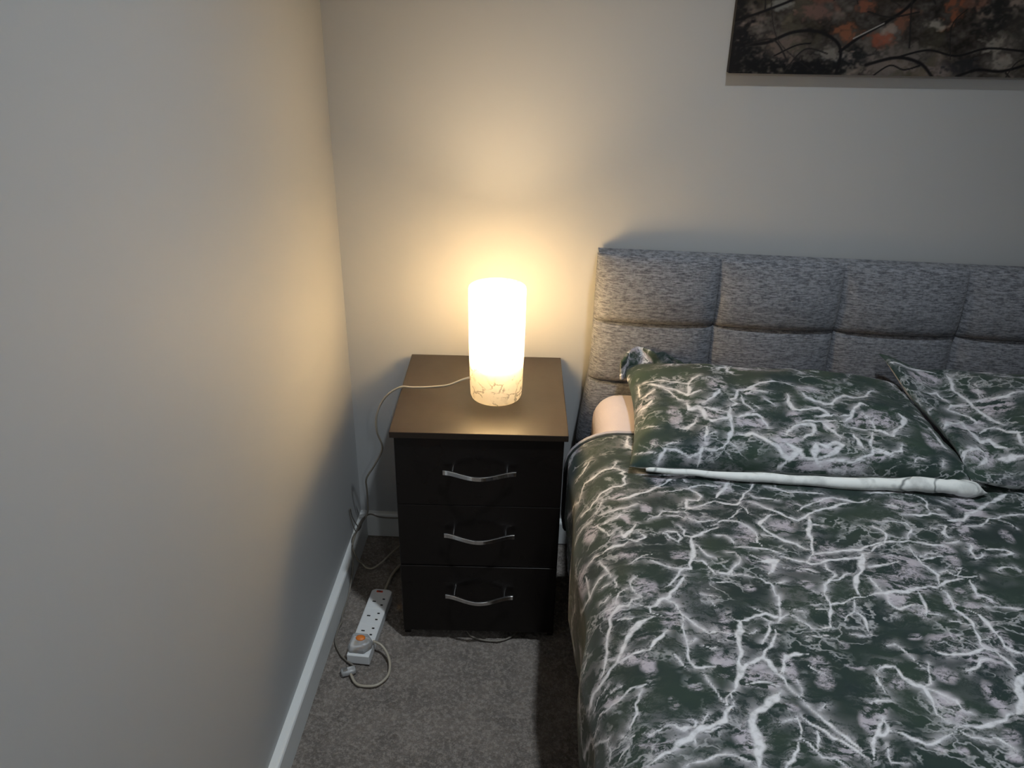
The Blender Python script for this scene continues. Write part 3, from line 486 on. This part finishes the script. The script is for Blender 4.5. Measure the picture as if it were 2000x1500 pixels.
def vnoise(U, wl, seed):
    """smooth value noise on an (n, 2) array, about -1..1"""
    P = U / wl + 1000.0; I = np.floor(P).astype(np.int64); f = P - I; f = f * f * (3 - 2 * f)
    def h(ix, iy):
        q = (ix * 374761393 + iy * 668265263 + seed * 1274126177) & 0xffffffff
        q = ((q ^ (q >> 13)) * 1274126177) & 0xffffffff
        return ((q ^ (q >> 16)) & 0xffff) / 32767.5 - 1.0
    a = h(I[:, 0], I[:, 1]); b = h(I[:, 0] + 1, I[:, 1]); c = h(I[:, 0], I[:, 1] + 1); d = h(I[:, 0] + 1, I[:, 1] + 1)
    return (a * (1 - f[:, 0]) + b * f[:, 0]) * (1 - f[:, 1]) + (c * (1 - f[:, 0]) + d * f[:, 0]) * f[:, 1]
def paint_veins(o, key, fat=1.0):
    U = UVS[o.name]; n = len(U); lines, pats = TRACE[key]
    J = U.copy()
    for wl, am, sd in ((0.040, 0.0035, 3), (0.016, 0.0024, 11), (0.007, 0.0011, 23)):
        J[:, 0] += am * vnoise(U, wl, sd); J[:, 1] += am * vnoise(U, wl, sd + 5)
    wmod = np.clip(0.95 + 0.60 * vnoise(U, 0.028, 41) + 0.40 * vnoise(U, 0.009, 43), 0.22, 2.2)
    vein = np.zeros(n); halo = np.zeros(n); near = np.full(n, 9.0)
    for L in lines:
        hw = L[0] / 1000.0 * fat; P = np.array(L[1:], dtype=float).reshape(-1, 2) / 1000.0
        lo = P.min(0) - 0.09; hi = P.max(0) + 0.09
        ix = np.where((U[:, 0] > lo[0]) & (U[:, 0] < hi[0]) & (U[:, 1] > lo[1]) & (U[:, 1] < hi[1]))[0]
        if not len(ix): continue
        Q = J[ix]; d = np.full(len(ix), 9.0); arc = np.zeros(len(ix)); run = 0.0
        for a, b in zip(P[:-1], P[1:]):
            ab = b - a; sl = math.hypot(*ab); t = np.clip(((Q - a) @ ab) / (ab @ ab + 1e-12), 0, 1)
            dd = np.hypot(Q[:, 0] - a[0] - t * ab[0], Q[:, 1] - a[1] - t * ab[1]); m_ = dd < d
            d[m_] = dd[m_]; arc[m_] = run + t[m_] * sl; run += sl
        end = np.minimum(arc, run - arc)
        w_ = hw * wmod[ix] * np.clip(0.30 + end / 0.022, 0, 1)
        v = np.clip((w_ * 1.45 - d) / (w_ * 0.9), 0, 1); vein[ix] = np.maximum(vein[ix], v * v * (3 - 2 * v))
        halo[ix] = np.maximum(halo[ix], np.exp(-d / (1.7 * hw + 0.0022)))
        near[ix] = np.minimum(near[ix], d)
    patch = np.zeros(n)
    for cx, cy, rx, ry in pats:
        e = np.hypot((J[:, 0] - cx / 1000) / (rx / 1000 * 1.1), (J[:, 1] - cy / 1000) / (ry / 1000 * 1.1))
        patch = np.maximum(patch, np.clip((1.25 - e) / 0.6, 0, 1))
    proc = np.clip((near - 0.055) / 0.03, 0, 1)          # 1 where nothing was drawn by hand: the generic veins take over
    for nm, arr in (('vein', vein), ('halo', halo), ('patch', patch), ('generic', proc)):
        at = o.data.attributes.new(nm, 'FLOAT', 'POINT'); at.data.foreach_set('value', arr.astype(np.float32))

# ------------------------------------------------------------------ duvet
DY0, DY1 = -0.345, -2.12
ZT = 0.578
def left_x(y): return 0.5575 + 0.010 * sst(-0.40, -0.75, y) + 0.006 * sst(-0.75, -1.1, y)
def hem_z(y): return 0.235 + 0.05 * sst(-0.40, -0.52, y) + 0.055 * sst(-0.5, -0.85, y) + 0.03 * sst(-0.9, -1.3, y) + 0.012 * math.sin(y * 17)
def duvet_pt(s, y):
    """s: metres along the cloth from the left top edge; negative hangs down the side"""
    lx = left_x(y); R = 0.115
    xr = lx + R; arc = R * math.pi / 2 * 0.93
    hump = 0.010 * nz(s, y, 0.3, 2.4) + 0.005 * nz(s, y, 2.3, 6.5) + 0.0022 * nz(s, y, 5.3, 17)
    if s >= 0:
        x = xr + s; z = ZT + hump
        xe = 1.955
        if x > xe:
            q = min((x - xe) / 0.09, 1.0) * math.pi / 2; ex = max(0.0, x - xe - 0.09 * math.pi / 2)
            x = xe + 0.09 * math.sin(min(q, math.pi / 2)); z = ZT + hump * (1 - q / 1.571) - 0.09 * (1 - math.cos(q)) - ex
    else:
        q = -s / arc
        if q < 1:
            a = q * math.pi / 2
            # superellipse shoulder: drops rounder near the top
            x = xr - R * math.sin(a) ** 0.95; z = ZT + hump * (1 - q) - 0.10 * (1 - math.cos(a))
        else:
            x = lx; z = ZT - 0.10 + (s + arc)
        k = sst(0.25, 1.3, q)
        fold = 0.007 * math.sin(y * 21 + 3 * nz(0, y, 0, 3)) + 0.006 * nz(z * 0.5, y, 8.0, 11)
        low = sst(0.42, 0.26, z)
        x += k * fold + low * (0.012 + 0.014 * nz(0.3, y, 3.3, 4.0))
        x = max(x, 0.5575 if y > -0.43 else 0.545)
    # head-end roll and foot drop
    z -= 0.016 * sst(-0.375, DY0, y)
    z -= 0.35 * sst(-2.0, -2.2, y)
    return x, z
def make_duvet():
    smax = 1.50
    S0 = np.concatenate([np.linspace(0, 0.86, 410)[:-1], np.linspace(0.86, smax, 26)]); NSIDE = 150
    YS = np.concatenate([-np.arange(0.345, 1.235, 0.0022), -np.linspace(1.235, -DY1, 40)]); nu, nv = NSIDE + len(S0), len(YS)
    def fn(u, v):
        y = YS[int(round(v * (nv - 1)))]; i = int(round(u * (nu - 1)))
        arc = 0.115 * math.pi / 2 * 0.93
        smin = -(arc + (ZT - 0.10 - hem_z(y)))
        s = smin * (1 - i / NSIDE) if i < NSIDE else S0[i - NSIDE]
        x, z = duvet_pt(s, y)
        return ((x, y, z), (s, y))
    o = grid('duvet', nu, nv, fn, [DUV, WMARB], flip=True)
    m_ = o.modifiers.new('thickness', 'SOLIDIFY'); m_.thickness = 0.018; m_.offset = -1; m_.material_offset = 1; m_.material_offset_rim = 1
    return tag(o, 'dark green duvet printed with pale branching veins covering the bed', 'duvet')
duvet = make_duvet(); paint_veins(duvet, 'duvet', 0.85)
pts = []
for i in range(60):
    s = -0.33 + i * 0.02
    x, z = duvet_pt(s, DY0); pts.append(Vector((x - 0.001, DY0 + 0.002, z + 0.002)))
tube('hem_piping', pts, 0.0065, LILACP, duvet, 8)
tube('hem_piping', [q + Vector((0, -0.011, 0.0035)) for q in pts], 0.0042, GREENP, duvet, 8)

# ------------------------------------------------------------------ pillows
def pillow(name, cs, zb, h, mat, seed, lift=None, full=None, nu=270, nv=175):
    """cs: four plan corners back-left, back-right, front-right, front-left"""
    bl, br, fr, fl = [Vector((c[0], c[1], 0)) for c in cs]
    def mk(side):
        def fn(u, v):
            p = (bl * (1 - u) + br * u) * (1 - v) + (fl * (1 - u) + fr * u) * v
            a = abs(2 * u - 1); b = abs(2 * v - 1)
            # sides bow inwards between the corners
            p.x += 0.018 * (1 - b * b) * (1 - 2 * u) * a ** 3; p.y -= 0.012 * (1 - a * a) * (1 - 2 * v) * b ** 3
            th = ((1 - a ** 5) ** 0.5) * ((1 - b ** 4) ** 0.5)
            e = 1 - th
            hs = full(u, v) if full else 1.0
            wr = 0.010 * nz(u * 2, v * 2, seed, 1.6) + 0.006 * nz(u * 3, v * 2, seed + 4, 3.2)
            rad = math.atan2(v - 0.5, u - 0.5)
            wr += 0.004 * e * math.sin(rad * 26 + 4 * nz(u, v, seed, 5))
            if side > 0: z = zb + 0.012 + (h - 0.012) * th * hs + wr * (0.25 + 0.75 * th)
            else: z = zb + 0.012 - 0.012 * min(1, th * 3) + 0.004 * e * math.sin(rad * 26) * 0.2
            if lift: z += lift(u, v)
            if side > 0 and e > 0.985: z = zb + 0.012 + (lift(u, v) if lift else 0)
            if side < 0 and e > 0.985: z = zb + 0.012 + (lift(u, v) if lift else 0)
            dr = (h - 0.012) * hs * (1 - th)
            return ((p.x, p.y, z), (p.x + dr * (2 * u - 1) * a ** 3, p.y - dr * (2 * v - 1) * b ** 3))
        return fn
    top = grid(name, nu, nv, mk(1), mat, flip=True)
    und = grid('underside', nu // 3, nv // 3, mk(-1), WMARB, flip=False)
    und.parent = top; und['label'] = 'white marbled reverse of the pillowcase'
    return top
def lift1(u, v): return 0.026 * (1 - v) * (1 - 0.35 * u) + 0.010 * sst(0.5, 1, u) * sst(0.4, 1, v) * (1 - sst(0.9, 1, u))
p1 = pillow('pillow', ((0.684, -0.132), (1.318, -0.145), (1.338, -0.540), (0.668, -0.520)), 0.577, 0.070, PIL, 1.0, lift1, lambda u, v: 1 - 0.10 * sst(0.7, 0.95, u))
paint_veins(p1, 'near', 0.95)
tag(p1, 'green vein-print pillow nearest the lamp, with a white reverse edge showing at its front', 'pillow', 'pillows on the bed')
# rolled white reverse edge at the front of the left pillow
pp = catmull([(0.70, -0.523, 0.586), (0.80, -0.531, 0.588), (0.92, -0.538, 0.588), (1.05, -0.545, 0.589), (1.16, -0.548, 0.592), (1.25, -0.549, 0.594), (1.29, -0.548, 0.590), (1.335, -0.550, 0.583)], 8)
rr = []
for i, q in enumerate(pp):
    t = i / (len(pp) - 1); rr.append((0.0035 + 0.0120 * min(1.0, t / 0.85) ** 0.75) * (1 - 0.93 * sst(0.90, 1.0, t)) * (1 + 0.06 * math.sin(t * 31) + 0.10 * mn.noise(Vector((t * 22, 0.3, 0)))))
e_ = tube('turned_edge', [q + Vector((0, 0.004 * mn.noise(Vector((i * 0.21, 2.0, 0))), 0.003 * mn.noise(Vector((i * 0.27, 5.0, 0))))) for i, q in enumerate(pp)], 0.01, WMARB, p1, 14, rr); e_['label'] = 'white marbled edge turned out'
# loose open end of the pillowcase bunched against the headboard
def flap(u, v):
    x = 0.676 + 0.165 * u; top = 0.664 - 0.030 * sst(0.35, 1.0, u) - 0.016 * sst(0.18, 0.0, u)
    z = 0.606 + (top - 0.606) * v
    y = -0.150 + 0.022 * v + 0.010 * math.sin(u * 15 + v * 4) * v + 0.007 * nz(u * 3, v, 2.2, 3.0) - 0.030 * sst(0.12, 0, u)
    return ((x, min(y, -0.112), z), (x + 0.3, z))
fl_ = grid('loose_opening', 44, 14, flap, PIL, p1)
fl_.data.attributes.new('generic', 'FLOAT', 'POINT').data.foreach_set('value', np.ones(len(fl_.data.vertices), dtype=np.float32))
m_ = fl_.modifiers.new('thickness', 'SOLIDIFY'); m_.thickness = 0.007; m_.offset = 0
def lift2(u, v): return 0.026 * (1 - v) + 0.030 * sst(0.50, 0.0, u) * sst(0.36, 0.0, v) + 0.030 * sst(0.16, 0.0, u) * (1 - 0.55 * sst(0.75, 1.0, v))
p2 = pillow('pillow', ((1.262, -0.140), (1.90, -0.14), (1.93, -0.53), (1.302, -0.545)), 0.580, 0.070, PIL2, 7.0, lift2, lambda u, v: 0.30 + 0.70 * sst(0.0, 0.42, u))
paint_veins(p2, 'far', 0.95)
tag(p2, 'green vein-print pillow further from the lamp, one corner standing up', 'pillow', 'pillows on the bed')

# ------------------------------------------------------------------ wall picture
def make_picture():
    x0, x1, z0, z1, dep = 0.861, 1.76, 1.262, 1.862, 0.021
    root = empty('canvas_picture', ((x0 + x1) / 2, -0.001, z0)); tag(root, 'dark unframed canvas picture of branches and autumn leaves on the wall', 'picture')
    k = NT('canvas_edge'); k.base(k.mix(k.noise(k.coord(), 40), srgb(20, 20, 22), srgb(38, 36, 36))); k.set(Roughness=0.8)
    W = x1 - x0; H = z1 - z0
    ob = box('stretched_canvas', (-W / 2, W / 2, -dep, 0, 0, H), k.m, root, 0.0015)
    # printed face as a dense grid with a computed colour print
    nx, ny = 560, 380
    X, Z = np.meshgrid(np.linspace(0, W, nx), np.linspace(0, H, ny))
    rs = np.random.RandomState(5)
    def fbm(sx, sz, oct_=4):
        out = np.zeros_like(X); amp = 1.0; tot = 0
        for o_ in range(oct_):
            gx, gz = int(sx * W * 2 ** o_) + 3, int(sz * H * 2 ** o_) + 3
            g = rs.rand(gz, gx); fx = X / W * (gx - 2); fz = Z / H * (gz - 2); ix = fx.astype(int); iz = fz.astype(int)
            tx = fx - ix; tz = fz - iz; tx = tx * tx * (3 - 2 * tx); tz = tz * tz * (3 - 2 * tz)
            out += amp * (g[iz, ix] * (1 - tx) * (1 - tz) + g[iz, ix + 1] * tx * (1 - tz) + g[iz + 1, ix] * (1 - tx) * tz + g[iz + 1, ix + 1] * tx * tz); tot += amp; amp *= 0.6
        return out / tot
    col = np.zeros(X.shape + (3,)); f1 = fbm(9, 12); f2 = fbm(22, 26); f3 = fbm(40, 55, 3); f4 = fbm(110, 140, 2)
    col[:] = np.array([58, 53, 49]); col += ((f1 - 0.5) * 80)[..., None] * np.array([1, 0.97, 0.92]); col += ((f3 - 0.5) * 60)[..., None] + ((f4 - 0.5) * 46)[..., None]
    def blend(mask, c): col[:] = col * (1 - mask[..., None]) + np.array(c) * mask[..., None]
    sm = lambda a, b, v: np.clip((v - a) / (b - a), 0, 1)
    blend(sm(0.56, 0.68, f2) * sm(0.42, 0.6, f1) * 0.7, [150, 132, 122])
    blend(sm(0.60, 0.70, fbm(14, 16)) * 0.5, [66, 62, 48])
    warm = sm(0.66, 0.74, fbm(12, 14)) * sm(0.02, 0.10, Z); blend(warm * 0.45, [140, 84, 66])
    def blob(cx, cz, rx, rz, c, a=1.0):
        d = np.sqrt(((X - cx) / rx) ** 2 + ((Z - cz) / rz) ** 2) + (f3 - 0.5) * 2.0 + (f4 - 0.5) * 2.2; blend(sm(1.5, 0.45, d) * a, c)
    blob(0.03, 0.03, 0.10, 0.045, [16, 16, 18], .9); blob(0.15, 0.012, 0.12, 0.020, [14, 14, 16], .95); blob(0.26, 0.03, 0.05, 0.02, [22, 24, 26], .8)
    blob(0.0, 0.10, 0.022, 0.2, [22, 20, 22], .8)
    for cx, cz, rx, rz, c in [(0.105, 0.055, 0.04, 0.022, [136, 116, 104]), (0.205, 0.045, 0.02, 0.014, [166, 156, 146]), (0.225, 0.078, 0.016, 0.016, [176, 98, 62]),
                              (0.30, 0.068, 0.022, 0.012, [186, 88, 58]), (0.255, 0.132, 0.016, 0.014, [176, 96, 66]), (0.333, 0.095, 0.01, 0.014, [160, 96, 70]),
                              (0.43, 0.135, 0.014, 0.03, [188, 100, 64]), (0.40, 0.098, 0.022, 0.007, [206, 196, 182]), (0.33, 0.02, 0.05, 0.018, [150, 134, 126]),
                              (0.36, 0.045, 0.04, 0.014, [128, 118, 110]), (0.44, 0.01, 0.02, 0.012, [164, 144, 138]), (0.52, 0.125, 0.03, 0.04, [18, 18, 18]),
                              (0.545, 0.065, 0.03, 0.016, [196, 186, 172]), (0.55, 0.03, 0.025, 0.014, [190, 180, 168]), (0.09, 0.13, 0.022, 0.008, [170, 168, 160]), (0.16, 0.12, 0.03, 0.012, [140, 100, 90]),
                              (0.60, 0.09, 0.04, 0.03, [60, 56, 50]), (0.48, 0.02, 0.03, 0.012, [24, 24, 28])]:
        blob(cx, cz, rx, rz, [0.62 * q + 20 for q in c], 0.85)
    def branch(pts_, w_, c=(20, 18, 20)):
        cp_ = catmull([(a, b, 0) for a, b in pts_], 10); d = np.full(X.shape, 9.0)
        for a, b in zip(cp_[:-1], cp_[1:]):
            ab = b - a; L2 = ab.length_squared + 1e-12; t = np.clip(((X - a.x) * ab.x + (Z - a.y) * ab.y) / L2, 0, 1)
            d = np.minimum(d, np.hypot(X - a.x - t * ab.x, Z - a.y - t * ab.y))
        blend(sm(w_ * 1.5, w_ * 0.6, d), c)
    branch([(0.02, 0.055), (0.07, 0.06), (0.12, 0.08), (0.17, 0.082), (0.21, 0.065), (0.225, 0.04), (0.222, 0.0)], 0.0028)
    branch([(0.222, 0.045), (0.26, 0.075), (0.31, 0.105), (0.35, 0.14), (0.40, 0.22)], 0.0028); branch([(0.245, 0.07), (0.30, 0.099)], 0.0012, (150, 146, 140))
    branch([(0.28, 0.02), (0.34, 0.035), (0.39, 0.025), (0.42, 0.0)], 0.0028); branch([(0.34, 0.035), (0.40, 0.05), (0.46, 0.04), (0.52, 0.055), (0.6, 0.05)], 0.0018)
    branch([(0.30, 0.0), (0.33, 0.02), (0.36, 0.012), (0.39, 0.02)], 0.0014); branch([(0.47, 0.0), (0.51, 0.014), (0.56, 0.012), (0.62, 0.03)], 0.0025)
    branch([(0.0, 0.10), (0.06, 0.12), (0.13, 0.15), (0.2, 0.2)], 0.0022); branch([(0.09, 0.035), (0.13, 0.055), (0.16, 0.06)], 0.0014)
    for q in range(110):
        a = rs.rand() * W; b = 0.005 + rs.rand() * (H - 0.005); an = rs.rand() * 6.28; L = 0.06 + rs.rand() * 0.16
        branch([(a, b), (a + math.cos(an) * L * .5, b + math.sin(an) * L * .5 + .01), (a + math.cos(an + .4) * L, b + math.sin(an + .4) * L)], 0.0007 + 0.0011 * rs.rand(), (34, 31, 31))
    col = np.clip(col, 6, 240) / 255.0
    lin = np.where(col <= 0.04045, col / 12.92, ((col + 0.055) / 1.055) ** 2.4)
    V = np.stack([X - W / 2, np.full_like(X, -dep - 0.0006), Z], -1).reshape(-1, 3)
    idx = np.arange(nx * ny).reshape(ny, nx); Fc = np.stack([idx[:-1, :-1], idx[:-1, 1:], idx[1:, 1:], idx[1:, :-1]], -1).reshape(-1, 4)
    kk = NT('canvas_print'); at = kk.n('ShaderNodeAttribute', attribute_name='print'); kk.base(at.outputs['Color']); kk.bump(kk.noise(kk.coord(), 900, 1), 0.2, 0.0005); kk.set(Roughness=0.75); kk.b.inputs['Specular IOR Level'].default_value = 0.2
    pr = from_py('print', V.tolist(), Fc.tolist(), kk.m, root)
    ca = pr.data.color_attributes.new('print', 'FLOAT_COLOR', 'POINT')
    ca.data.foreach_set('color', np.concatenate([lin.reshape(-1, 3), np.ones((nx * ny, 1))], 1).astype(np.float32).ravel())
    pr['label'] = 'printed picture face with orange leaves'
    root.rotation_euler = (0, -0.010, 0)
make_picture()

# ------------------------------------------------------------------ power strip on the carpet
ST_Z = 0.0255
strip = empty('power_strip', (0.1025, -0.380, 0.0), -0.0656); tag(strip, 'white four-gang extension socket lying on the carpet beside the cabinet', 'power strip')
bm = bmesh.new(); hw, hl = 0.0268, 0.114
pl_ = [(-hw, -hl), (hw, -hl), (hw, hl - 0.007), (hw - 0.009, hl), (-hw + 0.009, hl), (-hw, hl - 0.007)]
vb = [bm.verts.new((x, y, 0.0005)) for x, y in pl_]; vt = [bm.verts.new((x * 0.985, y * 0.996, ST_Z)) for x, y in pl_]
bm.faces.new(vb[::-1]); bm.faces.new(vt)
for i in range(6): bm.faces.new((vb[i], vb[(i + 1) % 6], vt[(i + 1) % 6], vt[i]))
bmesh.ops.bevel(bm, geom=list(bm.edges), offset=0.0018, segments=2, affect='EDGES', profile=0.5)
body = from_bm('housing', bm, WPLAST, strip)
for g in range(4):
    gy = 0.066 - g * 0.0505
    fp = box('socket_face', (-0.024, 0.024, gy - 0.0235, gy + 0.0235, ST_Z - 0.001, ST_Z + 0.0007), WPLAST, strip, 0.0006, 1)
    if g < 3:
        for sx, sy, lx_, ly_ in ((-0.0095, 0, 0.0042, 0.0018), (0.0125, 0.0105, 0.0030, 0.0021), (0.0125, -0.0105, 0.0030, 0.0021)):
            box('pin_slot', (sx - lx_, sx + lx_, gy + sy - ly_, gy + sy + ly_, ST_Z - 0.002, ST_Z + 0.0011), BLACK, fp)
sw = box('neon_window', (-0.013, 0.003, 0.1005, 0.1065, ST_Z - 0.002, ST_Z + 0.0014), REDP, strip, 0.0006, 1); sw['label'] = 'red neon indicator'
box('neon_slot', (-0.009, -0.001, 0.1022, 0.1048, ST_Z + 0.0012, ST_Z + 0.0018), BLACK, sw)
# strip lead running behind the cabinet
def lead(name, pts, r, mat, parent): 
    o = tube(name, catmull(pts, 8), r, mat, parent, 10); o.matrix_parent_inverse = (Matrix.Translation(Vector(parent.location)) @ Matrix.Rotation(parent.rotation_euler[2], 4, 'Z')).inverted(); return o
lead('lead', [(0.1125, -0.268, 0.014), (0.1135, -0.235, 0.008), (0.119, -0.19, 0.006), (0.134, -0.150, 0.006), (0.160, -0.115, 0.006), (0.175, -0.06, 0.006), (0.172, -0.032, 0.02)], 0.0038, CABLE, strip)

# ------------------------------------------------------------------ lamp cord with plug and inline switch
cord = empty('lamp_cord', (0.094, -0.462, ST_Z)); tag(cord, 'pale lamp cord with clear plug, trailing from the lamp down to the power strip', 'cord')
lead('cable', [(0.334, -0.247, 0.632), (0.318, -0.252, 0.628), (0.285, -0.250, 0.612), (0.24, -0.236, 0.598), (0.20, -0.225, 0.590), (0.172, -0.214, 0.584), (0.140, -0.208, 0.560), (0.118, -0.200, 0.525), (0.107, -0.198, 0.490),
               (0.105, -0.19, 0.445), (0.110, -0.17, 0.40), (0.102, -0.15, 0.362), (0.075, -0.125, 0.305), (0.047, -0.10, 0.249), (0.040, -0.075, 0.195), (0.033, -0.05, 0.139), (0.028, -0.035, 0.100), (0.022, -0.040, 0.080), (0.013, -0.075, 0.080),
               (0.010, -0.12, 0.078), (0.013, -0.165, 0.080), (0.022, -0.188, 0.076), (0.027, -0.176, 0.04), (0.032, -0.156, 0.012), (0.045, -0.165, 0.006), (0.062, -0.166, 0.006), (0.082, -0.142, 0.007), (0.100, -0.108, 0.009), (0.122, -0.072, 0.012), (0.150, -0.03, 0.02)], 0.0024, CABLE, cord)
lead('cable', [(0.150, -0.028, 0.09), (0.118, -0.0245, 0.0715), (0.085, -0.0235, 0.068), (0.055, -0.0235, 0.070), (0.030, -0.027, 0.080), (0.014, -0.055, 0.079), (0.016, -0.085, 0.077), (0.010, -0.10, 0.079), (0.014, -0.062, 0.083), (0.020, -0.05, 0.083), (0.013, -0.105, 0.084), (0.006, -0.135, 0.080), (0.012, -0.16, 0.080), (0.018, -0.19, 0.079),
               (0.0235, -0.212, 0.060), (0.0235, -0.24, 0.03), (0.0225, -0.28, 0.006), (0.0225, -0.34, 0.004), (0.026, -0.365, 0.004), (0.0235, -0.39, 0.004), (0.027, -0.432, 0.004), (0.047, -0.468, 0.004), (0.066, -0.488, 0.0045), (0.086, -0.503, 0.005), (0.088, -0.512, 0.006)], 0.0022, CABLE_G, cord)
lead('cable', [(0.086, -0.530, 0.007), (0.100, -0.550, 0.004), (0.118, -0.559, 0.004), (0.150, -0.556, 0.005), (0.170, -0.532, 0.007), (0.171, -0.502, 0.010), (0.160, -0.474, 0.017), (0.142, -0.457, 0.027), (0.124, -0.456, 0.036)], 0.0031, CABLE, cord)
lead('cable_shadow_loop', [(0.010, -0.112, 0.084), (0.005, -0.122, 0.12), (0.003, -0.128, 0.160), (0.004, -0.124, 0.168), (0.004, -0.110, 0.13), (0.010, -0.088, 0.083)], 0.0014, CABLE_G, cord)  # thin grey tube standing in for the coiled cord's shadow on the wall
def rel(o): o.matrix_parent_inverse = Matrix.Translation(Vector(cord.location)).inverted(); return o
# inline switch
bm = bmesh.new(); add_box(bm, -0.017, 0.017, -0.009, 0.009, 0.0, 0.014, 0.0045, 3); isw = from_bm('inline_switch', bm, CLEAR, cord, True); isw.matrix_parent_inverse = Matrix.Identity(4)
isw.location = Vector((0.079, -0.522, 0.0)) - Vector(cord.location); isw.rotation_euler = (0, 0, 0.42)
box('rocker', (-0.012, -0.002, -0.005, 0.005, 0.0125, 0.0165), CHROME, isw, 0.001)
# clear plug seated on the fourth socket
bm = bmesh.new()
pl_ = [(-0.024, -0.020), (-0.018, -0.025), (0.016, -0.025), (0.024, -0.014), (0.030, -0.006), (0.030, 0.006), (0.024, 0.014), (0.016, 0.023), (-0.018, 0.023), (-0.024, 0.018)]
vb = [bm.verts.new((x, y, 0.001)) for x, y in pl_]; vm_ = [bm.verts.new((x, y, 0.010)) for x, y in pl_]; vt = [bm.verts.new((x * 0.86, y * 0.86, 0.019)) for x, y in pl_]
nn = len(pl_); bm.faces.new(vb[::-1]); bm.faces.new(vt)
for A, B in ((vb, vm_), (vm_, vt)):
    for i in range(nn): bm.faces.new((A[i], A[(i + 1) % nn], B[(i + 1) % nn], B[i]))
bmesh.ops.bevel(bm, geom=list(bm.edges), offset=0.0015, segments=2, affect='EDGES', profile=0.5)
plug = from_bm('plug', bm, CLEAR, cord, True); plug.location = (0, 0, 0.0008); plug.rotation_euler = (0, 0, -0.0656); plug['label'] = 'clear plastic plug with an orange fuse'
bm = bmesh.new(); r_ = bmesh.ops.create_uvsphere(bm, u_segments=16, v_segments=10, radius=0.0092); bmesh.ops.scale(bm, verts=r_['verts'], vec=(1.25, 1.0, 0.45)); bmesh.ops.translate(bm, verts=r_['verts'], vec=(0.001, 0.005, 0.0195))
from_bm('fuse_cap', bm, ORANGE, plug, True)
for x, y in ((-0.009, 0.0), (0.012, 0.010), (0.012, -0.012)):
    box('pin_clamp', (x - 0.004, x + 0.004, y - 0.003, y + 0.003, 0.004, 0.012), BRASS, plug, 0.0008, 1)

# stray cable lying under the front of the cabinet
sc_ = tube('loose_cable', catmull([(0.335, -0.374, 0.004), (0.350, -0.393, 0.003), (0.375, -0.402, 0.003), (0.400, -0.4045, 0.003), (0.424, -0.401, 0.003), (0.445, -0.388, 0.003), (0.46, -0.366, 0.004)], 8), 0.0022, CABLE_G)
tag(sc_, 'thin dark cable peeking out on the carpet under the bottom drawer', 'cable')
